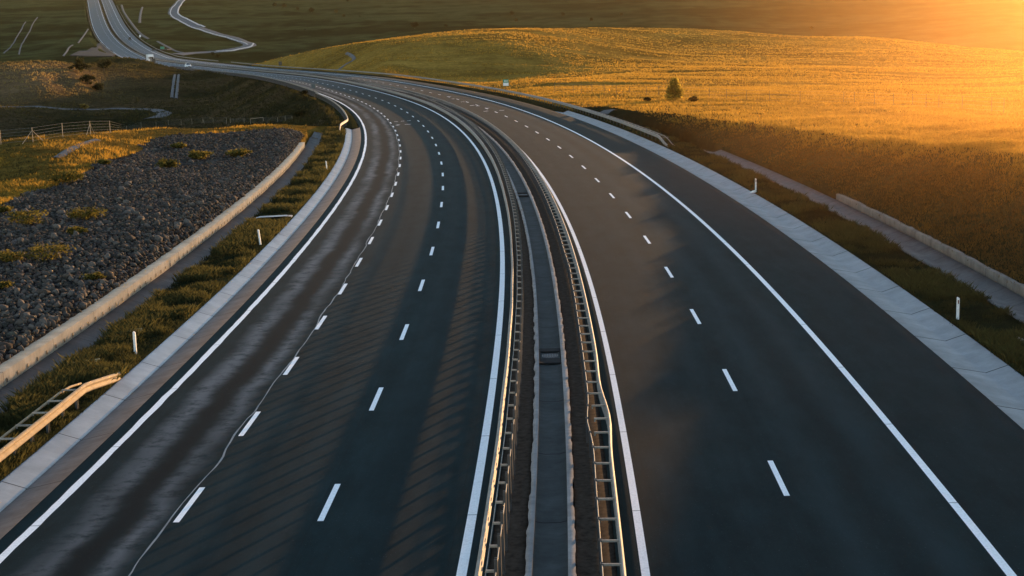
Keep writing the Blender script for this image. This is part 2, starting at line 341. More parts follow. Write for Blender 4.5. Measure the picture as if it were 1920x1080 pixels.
M['wood'] = simple('weathered_fence_wood', (.30, .22, .14), .8, 0, .3, 5); M['plank'] = simple('pale_plank', (.5, .34, .16), .8); M['bark'] = simple('bark', (.07, .05, .035), .9)
M['dirt'] = simple('pale_dirt_track', (.11, .105, .10), .95, 0, .3, .4, .03); M['side_asphalt'] = simple('side_road_asphalt', (.11, .118, .122), .85, 0, .25, .4, .03)
def leaf_mat(name, tr=.45, rough=.7):
    m, nt, b = mat(name); a = node(nt, 'ShaderNodeAttribute', attribute_name='tint')
    nt.links.new(a.outputs['Color'], b.inputs['Base Color']); b.inputs['Roughness'].default_value = rough; b.inputs['Specular IOR Level'].default_value = .03
    t = node(nt, 'ShaderNodeBsdfTranslucent'); nt.links.new(a.outputs['Color'], t.inputs[0])
    mx = node(nt, 'ShaderNodeMixShader', {0: tr}); nt.links.new(b.outputs[0], mx.inputs[1]); nt.links.new(t.outputs[0], mx.inputs[2])
    nt.links.new(mx.outputs[0], nt.nodes['Material Output'].inputs[0]); return m
M['grass'] = leaf_mat('grass_blades', .6); M['leaf'] = leaf_mat('leaves', .55)
def rock_mat():
    m, nt, b = mat('riprap_stone'); a = node(nt, 'ShaderNodeAttribute', attribute_name='tint')
    n = noise(nt, geo_pos(nt), 9, 5, .7)
    mm = node(nt, 'ShaderNodeMix', {0: 1.0}, data_type='RGBA', blend_type='MULTIPLY'); nt.links.new(a.outputs['Color'], mm.inputs[6]); nt.links.new(ramp(nt, n, [(.3, .6), (.7, 1.25)]), mm.inputs[7])
    nt.links.new(mm.outputs[2], b.inputs['Base Color']); b.inputs['Roughness'].default_value = .9; b.inputs['Specular IOR Level'].default_value = .05; bump(nt, b, n, .5, .05); return m
M['rock'] = rock_mat()
def ground_mat():
    m, nt, b = mat('ground_cover'); a = node(nt, 'ShaderNodeAttribute', attribute_name='tint'); p = geo_pos(nt)
    n1 = noise(nt, p, .9, 6, .7); n2 = noise(nt, p, .06, 5, .6); n3 = noise(nt, p, 3.5, 4, .7)
    mp = node(nt, 'ShaderNodeMapping', {0: p, 'Rotation': (0, 0, R(-14)), 'Scale': (.02, .55, .3)}); rows = noise(nt, mp.outputs[0], 1.0, 4, .7)
    def mul(c, f):
        mm = node(nt, 'ShaderNodeMix', {0: 1.0}, data_type='RGBA', blend_type='MULTIPLY'); nt.links.new(c, mm.inputs[6]); nt.links.new(f, mm.inputs[7]); return mm.outputs[2]
    c = mul(a.outputs['Color'], ramp(nt, n1, [(.3, .55), (.7, 1.35)])); c = mul(c, ramp(nt, n2, [(.3, .75), (.7, 1.2)])); c = mul(c, ramp(nt, rows, [(.35, .75), (.65, 1.2)]))
    nt.links.new(c, b.inputs['Base Color']); b.inputs['Roughness'].default_value = .95; b.inputs['Specular IOR Level'].default_value = 0.0
    h = math_(nt, 'ADD', math_(nt, 'MULTIPLY', n1, .6), math_(nt, 'ADD', math_(nt, 'MULTIPLY', n3, .25), math_(nt, 'MULTIPLY', rows, .5)))
    bump(nt, b, h, .8, .35); return m
M['ground'] = ground_mat()

# ------------------------------------------------------------------ ground sheet
def ground():
    a = np.concatenate([np.linspace(-1.35, -.42, 60, endpoint=False), np.linspace(-.42, .42, 640, endpoint=False), np.linspace(.42, 1.35, 60)])
    ds = [16.0]
    while ds[-1] < 2800:
        D = ds[-1]; ds.append(D + min(max(.14, D * D / 19000), D * .0075))
    D = np.array(ds); A, DD = np.meshgrid(a, D); X = A * DD; Y = DD; Z = ground_z(X, Y)
    n = len(a); m = len(D); V = np.stack([X, Y, Z], -1).reshape(-1, 3)
    i = (np.arange(m - 1)[:, None] * n + np.arange(n - 1)).ravel(); F = np.stack([i, i + 1, i + n + 1, i + n], 1)
    s, o = to_so(V[:, 0], V[:, 1]); x, y, z = V.T
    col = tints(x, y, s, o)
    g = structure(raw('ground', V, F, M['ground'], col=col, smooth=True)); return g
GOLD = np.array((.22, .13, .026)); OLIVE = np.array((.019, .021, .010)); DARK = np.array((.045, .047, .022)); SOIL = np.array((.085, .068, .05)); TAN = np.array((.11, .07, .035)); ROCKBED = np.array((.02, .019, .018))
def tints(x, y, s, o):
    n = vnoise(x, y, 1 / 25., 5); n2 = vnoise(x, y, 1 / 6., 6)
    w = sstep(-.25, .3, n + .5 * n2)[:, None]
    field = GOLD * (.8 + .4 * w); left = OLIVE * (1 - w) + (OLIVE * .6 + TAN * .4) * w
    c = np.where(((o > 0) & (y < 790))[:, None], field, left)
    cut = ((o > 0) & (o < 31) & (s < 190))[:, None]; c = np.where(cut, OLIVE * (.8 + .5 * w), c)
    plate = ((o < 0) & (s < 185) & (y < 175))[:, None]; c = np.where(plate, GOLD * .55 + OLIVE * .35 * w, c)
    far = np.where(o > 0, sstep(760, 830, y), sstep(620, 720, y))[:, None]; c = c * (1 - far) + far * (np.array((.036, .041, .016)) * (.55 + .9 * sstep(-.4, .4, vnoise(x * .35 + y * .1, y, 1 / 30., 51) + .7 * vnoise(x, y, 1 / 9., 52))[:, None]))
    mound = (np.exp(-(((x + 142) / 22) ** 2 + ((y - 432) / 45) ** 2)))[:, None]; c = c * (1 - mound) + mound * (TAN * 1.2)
    if RIPRAP is not None:
        c = np.where(in_riprap(x, y)[:, None], ROCKBED, c)
    return np.clip(c, .005, 1)
RIPRAP = None
def in_poly(x, y, P):
    r = np.zeros(len(x), bool); j = len(P) - 1
    for i in range(len(P)):
        xi, yi = P[i]; xj, yj = P[j]
        with np.errstate(divide='ignore', invalid='ignore'):
            r ^= ((yi > y) != (yj > y)) & (x < (xj - xi) * (y - yi) / (yj - yi + 1e-12) + xi)
        j = i
    return r
_top = [at(u, v)[:2] for u, v in [(-260, 420), (-120, 400), (0, 387), (50, 367), (100, 353), (150, 333), (173, 313), (207, 300), (253, 290), (283, 267), (333, 255), (433, 249), (560, 249)]]
_bot = [tuple(road(s_, -17.1)[:2]) for s_ in range(156, 26, -4)]
RIPRAP = np.array(_top + _bot)
def in_riprap(x, y): return in_poly(x, y, RIPRAP)
ground()

# ------------------------------------------------------------------ carriageways
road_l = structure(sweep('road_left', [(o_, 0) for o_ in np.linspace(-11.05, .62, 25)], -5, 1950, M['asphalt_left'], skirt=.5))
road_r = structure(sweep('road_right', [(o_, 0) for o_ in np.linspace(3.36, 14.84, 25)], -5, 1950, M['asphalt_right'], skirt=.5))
def ragged(c, hw, amp, seed, f=.6):
    r1 = lambda S, sg, k: c + sg * hw + amp * (vnoise(S, S * 0 + k, f, seed) + .5 * vnoise(S, S * 0 + k, f * 3, seed + 1))
    return [(lambda S: r1(S, -1, 0), .006), (lambda S: r1(S, 1, 5.3), .006)]
sweep('edge_line', ragged(L1, .105, .035, 21, .9), 0, 1900, M['paint_joint'], road_l, .5)
sweep('edge_line', [(L4 - .11, .006), (L4 + .11, .006)], 0, 1900, M['paint_joint'], road_l)
sweep('edge_line', [(L5 - .09, .006), (L5 + .09, .006)], 0, 1900, M['paint_joint'], road_r)
sweep('edge_line', [(L7 - .1, .006), (L7 + .1, .006)], 0, 1900, M['paint_joint'], road_r)
def dashes(o, s0, P, ln, hw, s1, par):
    mb = MB(); s = s0 - 2 * P
    while s < s1:
        q = [road(s - ln / 2, o - hw, .006), road(s - ln / 2, o + hw, .006), road(s + ln / 2, o + hw, .006), road(s + ln / 2, o - hw, .006)]
        mb.add(q, [(0, 1, 2, 3)], [(o, s)] * 4); s += P
    return mb.build('lane_dashes', M['paint'], par)
dashes(L2 + .06, 33.82, 7.2195, 2.6, .075, 900, road_l); dashes(L3, 33.73, 9.712, 2.75, .075, 1800, road_l); dashes(L6, 34.675, 9.712, 2.75, .07, 1800, road_r)
def crack():
    f = lambda k: (lambda S: L2 - .08 + .16 * vnoise(S, S * 0 + 2, .35, 31) + .08 * vnoise(S, S * 0 + 2, 1.3, 32) + k * (.022 + .02 * vnoise(S, S * 0 + 9, .8, 33)))
    sweep('sealed_crack', [(f(-1), .004), (f(1), .004)], 0, 330, M['rough_kerb'], road_l, .35)
crack()
def worn_marks(pts, par):
    mb = MB()
    for u, v, h, ln in pts:
        x, y, z = ray(u, v, 200)
        # point on the road plane
        for D in np.arange(120, 330, .5):
            x, y, z = ray(u, v, D); s, o = to_so(np.array([x]), np.array([y]))
            if z < road(s[0], o[0])[2]: break
        s, o = s[0], o[0]; a = h; c_, s_ = math.cos(a), math.sin(a)
        q = [road(s + p * c_ - q_ * s_, o + p * s_ + q_ * c_, .007) for p, q_ in ((-ln, -.16), (-ln, .16), (ln, .16), (ln, -.16))]
        mb.add(q, [(0, 1, 2, 3)])
    mb.build('worn_arrow_marks', M['paint'], par)
worn_marks([(742.5, 228.3, 1.5, .22), (755, 227.5, 1.4, .22), (766.7, 226.3, 1.5, .22), (746, 234.7, .5, .4), (765, 233.3, 1.5, .38)], road_l)
worn_marks([(843, 181.5, 1.5, .3), (850, 185.6, 1.2, .3), (867.5, 191, 1.4, .3), (885, 198, .8, .5), (896, 199, 1.5, .3), (913.6, 203, 1.5, .3), (911, 208.6, 1.0, .4), (940.6, 207, 1.5, .35)], road_r)
# gutters
_bw = lambda S: -.12 + 0 * S
structure(sweep('gutter_left', [(-11.0, .012), (-11.97, -.20), (-12.06, -.19)], -5, 172, M['concrete'], skirt=.4))
structure(sweep('kerb_left', [(-12.0, -.17), (-12.04, -.165), (-12.62, .03), (-12.72, .0)], -5, 172, M['concrete_pale'], skirt=.4))
structure(sweep('gutter_right', [(14.83, .012), (15.9, -.20), (16.58, .02), (16.66, .0)], -5, 186, M['slab'], skirt=.4))
# verges
nz = lambda o, k, a=.10: (lambda S: k + a * vnoise(S, S * 0 + o, .5, int(abs(o) * 7)))
def verge(name, os_, s0, s1, colr):
    o = sweep(name, os_, s0, s1, M['ground'], near=.8, skirt=.5)
    n = len(o.data.vertices); at_ = o.data.attributes.new('tint', 'FLOAT_COLOR', 'POINT')
    at_.data.foreach_set('color', np.tile(np.array([*colr, 1.0], np.float32), n)); return structure(o)
verge('verge_left', [(-12.72, .03), (-13.3, nz(-13.3, .05)), (-14.1, nz(-14.1, .02)), (-14.7, nz(-14.7, -.02)), (-15.35, -.1)], -5, 172, OLIVE)
verge('verge_far_left', [(-11.2, .0), (-12.0, nz(-12., .0, .05)), (-12.8, nz(-12.8, -.05)), (-13.8, -.25)], 172, 1950, OLIVE)
verge('verge_right', [(16.64, .02), (17.4, nz(17.4, .08)), (18.4, nz(18.4, .1)), (19.15, .02)], -5, 186, OLIVE * .9)
verge('verge_far_right', [(14.84, .0), (15.8, nz(15.8, .0, .05)), (16.8, nz(16.8, -.02)), (17.9, -.1)], 186, 1950, OLIVE)
# concrete ditches with low walls
structure(sweep('ditch_left', [(-15.2, .0), (-15.45, -.06), (-15.75, -.28), (-15.8, -.30), (-16.62, -.02)], 10, 160, M['concrete_old'], skirt=.3))
structure(sweep('ditch_left_end', [(lambda S: -15.2 + .012 * (S - 160), .0), (lambda S: -15.5 + .01 * (S - 160), -.2), (-15.6, -.3), (lambda S: -15.9 + 0 * S, -.2), (lambda S: -16.5 + .02 * (S - 160), -.02)], 160, 172, M['concrete_old'], skirt=.3))
structure(sweep('ditch_right', [(19.05, .10), (19.2, .10), (19.25, .02), (20.0, -.14), (20.6, .05)], 20, 122, M['concrete_old'], skirt=.3))
def wall(name, o0, o1, hb, ht, s0, s1, label, face, rough):
    j = (lambda k: (lambda S: k + rough * vnoise(S, S * 0 + k * 3, 1.4, 77)))
    e = np.array([s0, *np.arange(math.ceil(s0 / .6) * .6, s1, .6), s1])
    mw = M['wall_concrete'] if face < 0 else M['old_wall']; w_ = sweep(name, [(o0, hb), (o0, j(ht - .02)), (o0 + .02 * face, j(ht)), (o1 - .02 * face, j(ht)), (o1, j(ht - .02)), (o1, hb)], s0, s1, mw, closed=True, S=e)
    tag(w_, label, 'wall'); return w_
wl = wall('retaining_wall', -16.6, -17.4, -.2, .46, 10, 146, 'long low concrete wall holding back the stone field, sunlit orange', -1, .02)
mbw = MB()
for k in range(130):
    s_ = 12 + k * 1.03; a_ = road(s_, -16.565, .14); t_ = float(np.interp(s_, SS, TH)); mbw.box(a_, (.02, .06, .14), -t_)
mbw.build('weep_holes', M['black'], wl)
wr = wall('retaining_wall', 20.62, 20.86, -.1, .42, 20, 86, 'low crumbling concrete wall along the ditch at the foot of the grassy cutting', 1, .09)

# ------------------------------------------------------------------ median
structure(sweep('median_ground', [(.60, -.02), (.9, nz(.9, -.06, .05)), (1.40, -.05)], -5, 1950, M['soil'], near=.8, skirt=.3))
structure(sweep('median_ground', [(2.50, -.05), (3.0, nz(3., -.06, .05)), (3.38, -.02)], -5, 1950, M['soil'], near=.8, skirt=.3))
kj = lambda c, a, k: (lambda S: c + a * (vnoise(S, S * 0 + k, 2.2, 41) + .7 * vnoise(S, S * 0 + k, 7., 42)))
KSs = np.concatenate([np.arange(10, 130, .22), np.arange(130, 330, 1.)])
structure(sweep('drain_channel', [(1.53, -.03), (1.56, -.16), (1.75, -.20), (2.15, -.20), (2.31, -.16), (2.34, -.03)], 0, 900, M['channel'], near=.8))
structure(sweep('kerb_median', [(kj(1.40, .06, 0), -.12), (kj(1.41, .06, 0), kj(.0, .03, 3)), (1.545, kj(.01, .03, 4)), (1.55, -.2)], 0, 0, M['rough_kerb'], S=KSs))
structure(sweep('kerb_median', [(2.32, -.2), (2.325, kj(.0, .03, 5)), (kj(2.48, .05, 1), kj(.0, .03, 6)), (kj(2.49, .05, 1), -.15)], 0, 0, M['rough_kerb'], S=KSs))
def inlet(s, label):
    p = road(s, 1.94, -.19); t = -float(np.interp(s, SS, TH)); o = thing('drain_inlet', p, label, 'drain', 'drain inlets in the median channel', t)
    mb = MB(); mb.box((0, .95, .035), (.76, .5, .07)); mb.box((0, -.75, .03), (.76, .7, .06)); mb.box((-.36, .2, .03), (.05, 1.2, .06)); mb.box((.36, .2, .03), (.05, 1.2, .06)); mb.build('concrete_collar', M['channel'], o)
    mb = MB(); n = 20; P = [(.34 * math.cos(a), .2 + .36 * math.sin(a), .012) for a in np.arange(n) * 2 * math.pi / n]; mb.add(P + [(x, y, -.0) for x, y, z in P], [tuple(range(n))] + [(i, (i + 1) % n, n + (i + 1) % n, n + i) for i in range(n)]); mb.build('opening', M['black'], o)
    mb = MB()
    for k in range(7): mb.box((-.27 + .09 * k, .2, .02), (.025, .62 - .25 * abs(k - 3) / 3, .02))
    mb.build('grating', M['steel_dark'], o)
inlet(49.0, 'nearer dark oval grating with pale concrete collar in the median drain'); inlet(97.0, 'farther grating in the median drain, halfway up the curve')

# ------------------------------------------------------------------ guardrails
WPROF = [(0, -.155), (.03, -.15), (.075, -.11), (.075, -.07), (.01, -.02), (.01, .02), (.075, .07), (.075, .11), (.03, .15), (0, .155)]   # traffic side is +x
def beam(par, o0, side, h, s0, s1, prof=WPROF, name='rail_beam', matn='steel', offs=None, hs=None, near=1.0):
    """W-section rail; offs/hs: functions of s for flares and ramps"""
    fo = offs or (lambda S: 0 * S); fh = hs or (lambda S: 0 * S + h)
    back = [(a - .012, b) for a, b in reversed(prof)]
    P = [((lambda S, a=a: o0 + side * a + fo(S)), (lambda S, b=b: fh(S) + b)) for a, b in list(prof) + back]
    return sweep(name, P, s0, s1, M[matn], par, near=near, closed=True)
def bar(par, o0, h, s0, s1, name, r=.035, matn='steel', offs=None, hs=None, near=1.0):
    fo = offs or (lambda S: 0 * S); fh = hs or (lambda S: 0 * S + h)
    P = [((lambda S, a=a: o0 + r * math.cos(a) + fo(S)), (lambda S, a=a: fh(S) + r * math.sin(a))) for a in np.arange(6) * math.pi / 3 + .3]
    return sweep(name, P, s0, s1, M[matn], par, near=near, closed=True)
def post_mesh(h, w=.07, d=.11, below=.35):
    mb = MB(); z = (h - below) / 2; t = .012      # C-section post
    mb.box((0, d / 2, z), (w, t, h + below)); mb.box((0, -d / 2, z), (w, t, h + below)); mb.box((-w / 2, 0, z), (t, d - t, h + below)); return mb
def rung_mesh(ln): mb = MB(); mb.box((0, 0, 0), (ln, .05, .045)); mb.box((-ln / 2 + .02, 0, -.05), (.04, .05, .07)); return mb
def repeat(par, name, mbf, S, o, h, mat_, side=1, many=100, offs=None, hs=None):
    proto = None; rest = MB(); ref = mbf(); V0 = np.concatenate(ref.v)
    for k, s in enumerate(S):
        oo = o + (float(offs(np.array([s]))[0]) if offs else 0); hh = float(hs(np.array([s]))[0]) if hs else h
        p = road(s, oo, hh); t = -float(np.interp(s, SS, TH))
        if k < many:
            if proto is None: proto = mbf().build(name, mat_, par); ob = proto
            else: ob = link(name, proto.data, par)
            ob.location = p; ob.rotation_euler = (0, 0, t + (math.pi if side < 0 else 0))
        else:
            a = t + (math.pi if side < 0 else 0); c_, s_ = math.cos(a), math.sin(a)
            rest.add(np.stack([V0[:, 0] * c_ - V0[:, 1] * s_, V0[:, 0] * s_ + V0[:, 1] * c_, V0[:, 2]], 1) + p, ref.f)
    if rest.n: ob = rest.build(name + 's_beyond', mat_, par); ob['kind'] = 'stuff'
def pspace(s0, s1, d=1.333):
    a = list(np.arange(s0, min(s1, 560), d)); a += list(np.arange(560, s1, d * 3)) if s1 > 560 else []; return a
dent = lambda S: 0.10 * np.exp(-((S - 38.6) / 2.2) ** 2) - 0.05 * np.exp(-((S - 42.5) / 2.5) ** 2)
dent2 = lambda S: -.10 * np.exp(-((S - 38.2) / 1.5) ** 2) + .05 * np.exp(-((S - 62) / 3.) ** 2) + .02 * vnoise(S, S * 0, .25, 61)
wob1 = lambda S: .025 * vnoise(S, S * 0 + 4, .22, 62)
TRI = [(0, -.24), (.03, -.235), (.075, -.20), (.075, -.16), (.01, -.11), (.01, -.07), (.075, -.03), (.075, .01), (.01, .06), (.01, .10), (.075, .15), (.075, .19), (.03, .225), (0, .23)]
def median_barrier(base, side, label, offs_b, offs_r):
    g = thing('median_guardrail', road(30, base), label, 'guardrail'); inv = g.matrix_world
    g.location = (0, 0, 0)
    beam(g, base, side, .54 if side < 0 else .39, 16, 1500, [(a, b * .75) for a, b in TRI], offs=offs_b)
    top = base + side * .02
    bar(g, top if side > 0 else base - side * .20,   .61 if side > 0 else 1.02, 16, 1500, 'top_tube', .035 if side > 0 else .013, offs=offs_b)
    rear = base - side * .40
    bar(g, rear, 1.06 if side < 0 else .62, 16, 1500, 'rear_tube', .013, 'steel', offs=offs_r)
    repeat(g, 'post', lambda: post_mesh(1.36 if side < 0 else .70, .06, .11), pspace(21, 900), rear, -.05, M['steel_dark'], side, offs=offs_r)
    if side > 0: repeat(g, 'spacer', lambda: rung_mesh(.40), pspace(21, 900), base - side * .20, .61, M['steel'], side, offs=offs_b)
    else: repeat(g, 'spacer', lambda: rung_mesh(.20), pspace(21, 900), base - side * .30, 1.06, M['steel'], side, offs=offs_b)
    return g
median_barrier(.55, -1, 'median guardrail beside the left carriageway, tall posts standing over the drain', wob1, wob1)
median_barrier(3.42, 1, 'median guardrail beside the right carriageway, dented ladder of spacers with tan top tube', dent, dent2)
def side_rail(base, side, s0, s1, label, ramp_start, ramp_end, d=2.0, rear=False, ht=.62, many=100, flare=0.0, post_h=.72, dark='steel_dark', matn='steel'):
    g = thing('roadside_guardrail', (0, 0, 0), label, 'guardrail')
    rs = sstep(s0, s0 + 9, np.array([0])) if False else None
    fh = lambda S: ht - (ht - .08) * ((1 - sstep(s0, s0 + ramp_start, S)) if ramp_start else 0 * S) - (ht - .08) * (np.clip((S - s1 + ramp_end) / ramp_end, 0, 1) if ramp_end else 0 * S)
    fo = lambda S: side * -flare * (1 - sstep(s0, s0 + 14, S))
    beam(g, base, side, ht, s0, s1, hs=fh, offs=fo, near=.7, matn=matn)
    P = [s for s in pspace(s0 + (3 if ramp_start else .5), s1 - (3 if ramp_end else 0), d)]
    repeat(g, 'post', lambda: post_mesh(post_h), P, base - side * .16, -.04, M[dark], side, offs=fo, many=many)
    if rear:
        bar(g, base - side * .62, ht, s0, s1 - ramp_end * .6, 'rear_tube', .04, matn, hs=fh, offs=fo)
        repeat(g, 'spacer', lambda: rung_mesh(.55), P, base - side * .32, ht + .05, M['steel'], side, offs=fo)
    return g
side_rail(-12.78, 1, 12, 47.2, 'sunlit orange guardrail end in the left verge grass, sloping into the ground', 0, 3.6, 1.333, True, matn='steel_sunlit')
side_rail(-12.3, 1, 166, 262, 'low guardrail with curved end on the left shoulder past the ditch', 3, 0, 1.6, False, flare=1.1)
def tall_rail():
    g = thing('roadside_guardrail', (0, 0, 0), 'tall dark close-posted guardrail on the left embankment edge before the white car', 'guardrail')
    beam(g, -12.25, 1, .72, 262, 600, TRI); bar(g, -12.6, 1.15, 262, 600, 'rear_tube', .04, 'steel_dark')
    repeat(g, 'post', lambda: post_mesh(1.18, .09, .12), list(np.arange(262.5, 600, .9)), -12.6, -.3, M['steel_dark'], 1)
tall_rail()
side_rail(16.9, -1, 127, 620, 'long steel guardrail along the right shoulder below the golden field', 5, 0, 2.0, True)
side_rail(17.9, -1, 8, 48, 'guardrail end sloping into the grass at the right edge of the view', 0, 7, 1.333, True)
side_rail(16.2, -1, 640, 1500, 'distant guardrail on the outer edge of the climbing road', 0, 0, 4.0, False, ht=.7)
side_rail(-12.2, 1, 700, 1500, 'distant guardrail on the inner left edge of the climbing road', 0, 0, 4.0, False, ht=.7)

# ------------------------------------------------------------------ delineator posts
def delineator(s, o, label, lean=0.0, reflector=False):
    d = thing('delineator_post', road(s, o, -.02), label, 'post', 'white delineator posts along the shoulders'); d.rotation_euler = (0, lean, -float(np.interp(s, SS, TH)))
    mb = MB(); mb.extrude([(-.045, 0), (.045, 0), (.045, .86), (-.015, .9), (-.045, .88)], -.035, .035); mb.build('post', M['white_plastic'], d)
    mb = MB(); mb.box((0, -.037, .72), (.045, .006, .14)); mb.build('reflector', M['reflector'] if reflector else M['white_plastic'], d)
delineator(50.8, -13.2, 'white post just past the orange guardrail end'); delineator(77, -13.05, 'leaning white post in the left verge, second from the orange guardrail', -.09)
delineator(118, -13.0, 'farthest white post in the left verge, near the stone field corner', -.06)
delineator(51.8, 17.0, 'white post with red reflector in the dark grass at right', 0, True); delineator(91.9, 16.9, 'white post standing beside white litter on the right verge', 0, True)
mb = MB(); mb.extrude([(-.18, 0), (-.05, .09), (.1, .14), (.2, .06), (.12, 0)], -.12, .14); o = mb.build('litter', M['white_plastic']); o.location = road(91.0, 16.55, .07); tag(o, 'white plastic litter at the foot of a right verge post', 'litter')
for s_, o_, a_, lab in ((54.0, -14.35, .5, 'pale plank lying in the left verge grass, farther one'), (49.0, -14.6, .2, 'pale plank lying in the left verge grass, nearer one')):
    mb = MB(); mb.box((0, 0, .05), (1.1, .14, .04), 0); mb.box((.1, .16, .09), (1.0, .12, .035), .06); o = mb.build('plank', M['plank']); o.location = road(s_, o_, .12); o.rotation_euler = (0, -.05, a_); tag(o, lab, 'plank')
sd_ = sweep('cross_drain', [(-15.1, .05), (-14.8, .12), (-13.2, .14), (-12.8, .10)], 88.2, 88.9, M['concrete_pale'], skirt=.2); structure(sd_)

# ------------------------------------------------------------------ signs
def sign(loc, rz, w_, h_, pole, label, faces):
    o = thing('road_sign', loc, label, 'sign', None, rz)
    mb = MB(); mb.tube((0, .04, -.3), (0, .04, pole + h_ * .9), .04); mb.build('pole', M['steel_dark'], o)
    mb = MB(); mb.box((0, 0, pole + h_ / 2), (w_, .03, h_)); pn = mb.build('panel', M[faces[0]], o)
    if len(faces) > 1:
        mb = MB(); mb.box((0, -.02, pole + h_ * .26), (w_ * .94, .012, h_ * .44)); mb.build('lower_panel', M[faces[1]], pn)
        mb = MB()
        for k in range(3): mb.box((-w_ * .22 + k * w_ * .22, -.02, pole + h_ * .74), (w_ * .1, .012, h_ * .26))
        mb.build('lettering', M['sign_white'], pn)
    return o
xx = at(949, 176); sign((xx[0], xx[1], xx[2] - .2), 0, .95, 1.1, 1.5, 'small green and white kilometre sign beyond the right guardrail', ['green', 'sign_white'])
sign(road(262, -12.9, -.3), 0, .75, .75, 1.9, 'square teal sign seen from behind at the start of the tall left guardrail', ['sign_back'])
sign(road(640, -11.5, -.2), .2, 1.5, 1.9, 1.3, 'dark square sign back beside the white car on the far road', ['dark_paint'])
sign(road(545, 17.5, 0), .2, 1.2, 1.4, 1.0, 'dark sign beyond the road where the golden ridge meets it', ['dark_paint'])

# ------------------------------------------------------------------ vehicles
def wheels(o, pts, r, w_):
    for x, y in pts:
        mb = MB(); mb.tube((x - w_ / 2, y, r), (x + w_ / 2, y, r), r, 14); wh = mb.build('wheel', M['black'], o)
        mb = MB(); sx = 1 if x > 0 else -1; mb.tube((x + sx * (w_ / 2 - .01), y, r), (x + sx * (w_ / 2 + .015), y, r), r * .55, 10); mb.build('rim', M['steel'], wh)
def truck(loc, rz, label):            # front towards -y
    o = thing('truck', loc, label, 'truck', None, rz)
    mb = MB(); mb.extrude([(-1.2, .5), (1.2, .5), (1.22, 1.6), (1.16, 2.75), (.98, 3.0), (-.98, 3.0), (-1.16, 2.75), (-1.22, 1.6)], -4.2, -2.3); mb.build('cab', M['white_paint'], o)
    mb = MB(); mb.box((0, 1.0, 2.35), (2.5, 6.3, 2.6)); mb.build('box_body', M['white_paint'], o)
    mb = MB(); mb.box((0, 0, .75), (1.0, 8.0, .3)); mb.build('chassis', M['black'], o)
    mb = MB(); mb.box((0, -4.21, 2.05), (2.0, .05, .85)); mb.build('windscreen', M['glass'], o)
    mb = MB(); mb.box((0, -4.22, 1.15), (1.3, .05, .6)); mb.box((0, -4.25, .6), (2.3, .1, .16)); mb.build('grille', M['black'], o)
    for sx in (-1, 1):
        mb = MB(); mb.box((sx * .95, -4.23, .85), (.38, .06, .3)); mb.build('headlight', M['lamp'], o)
        mb = MB(); mb.box((sx * 1.38, -4.1, 2.1), (.14, .1, .5)); mb.build('mirror', M['black'], o)
        mb = MB(); mb.box((sx * 1.2, -3.5, 2.1), (.06, .9, .7)); mb.build('side_window', M['glass'], o)
    wheels(o, [(-1.02, -3.2), (1.02, -3.2), (-1.02, 2.2), (1.02, 2.2)], .48, .3)
def car(loc, rz, label, paint='white_paint', h=1.0):
    o = thing('car', loc, label, 'car', None, rz)
    mb = MB(); V = []; secs = [(-2.15, .45, .75, .80), (-1.9, .35, .95, .88), (-.95, .3, 1.08, .92), (1.6, .3, 1.12, .92), (2.1, .42, 1.0, .84)]
    for y, zb, zt, hw in secs: V += [(-hw, y, zb), (hw, y, zb), (hw, y, zt * .75), (hw * .95, y, zt), (-hw * .95, y, zt), (-hw, y, zt * .75)]
    n = 6; F = [(k * n + i, k * n + (i + 1) % n, (k + 1) * n + (i + 1) % n, (k + 1) * n + i) for k in range(4) for i in range(n)] + [tuple(range(5, -1, -1)), tuple(range(24, 30))]
    mb.add(V, F); mb.build('body', M[paint], o)
    mb = MB(); V = []
    for y, z, hw in [(-.95, 1.05, .84), (-.25, 1.58 * h, .68), (1.3, 1.6 * h, .68), (1.95, 1.08, .82)]: V += [(-hw, y, z), (hw, y, z)]
    V += [(-.84, -.95, 1.04), (.84, -.95, 1.04)]
    mb.add(V, [(0, 1, 3, 2), (2, 3, 5, 4), (4, 5, 7, 6), (0, 2, 4, 6), (1, 7, 5, 3), (0, 6, 7, 1)]); mb.build('roof', M[paint], o)
    mb = MB(); mb.add([(-.76, -.92, 1.12), (.76, -.92, 1.12), (.62, -.33, 1.53 * h), (-.62, -.33, 1.53 * h)], [(0, 1, 2, 3)]); q = np.array(mb.v[0]) + (0, -.02, .012); mb.v[0] = q
    mb.add(q + (0, .05, -.03), [(3, 2, 1, 0)]); mb.build('windscreen', M['glass'], o)
    for sx in (-1, 1):
        mb = MB(); mb.box((sx * .58, -2.1, .72), (.36, .14, .17)); mb.build('headlight', M['lamp'], o)
        mb = MB(); mb.box((sx * .765, .5, 1.32 * h), (.05, 1.5, .3)); mb.build('side_window', M['glass'], o)
        mb = MB(); mb.box((sx * 1.0, -.8, 1.1), (.2, .1, .14)); mb.build('mirror', M[paint], o)
    mb = MB(); mb.box((0, -2.14, .55), (1.0, .08, .2)); mb.build('grille', M['black'], o)
    wheels(o, [(-.8, -1.35), (.8, -1.35), (-.8, 1.35), (.8, 1.35)], .33, .22)
hd = lambda s: -float(np.interp(s, SS, TH))
truck(road(690, -5.2, .01), hd(690), 'white box truck coming down the far bend'); car(road(598, -6.0, .01), hd(598), 'white car on the far road by the dark sign', h=1.15)
car(road(1690, -6, .01), hd(1690), 'tiny white car at the top of the climbing road'); car(road(1060, 9, .01), hd(1060) + math.pi, 'small dark car climbing the distant road', 'dark_paint', 1.2)

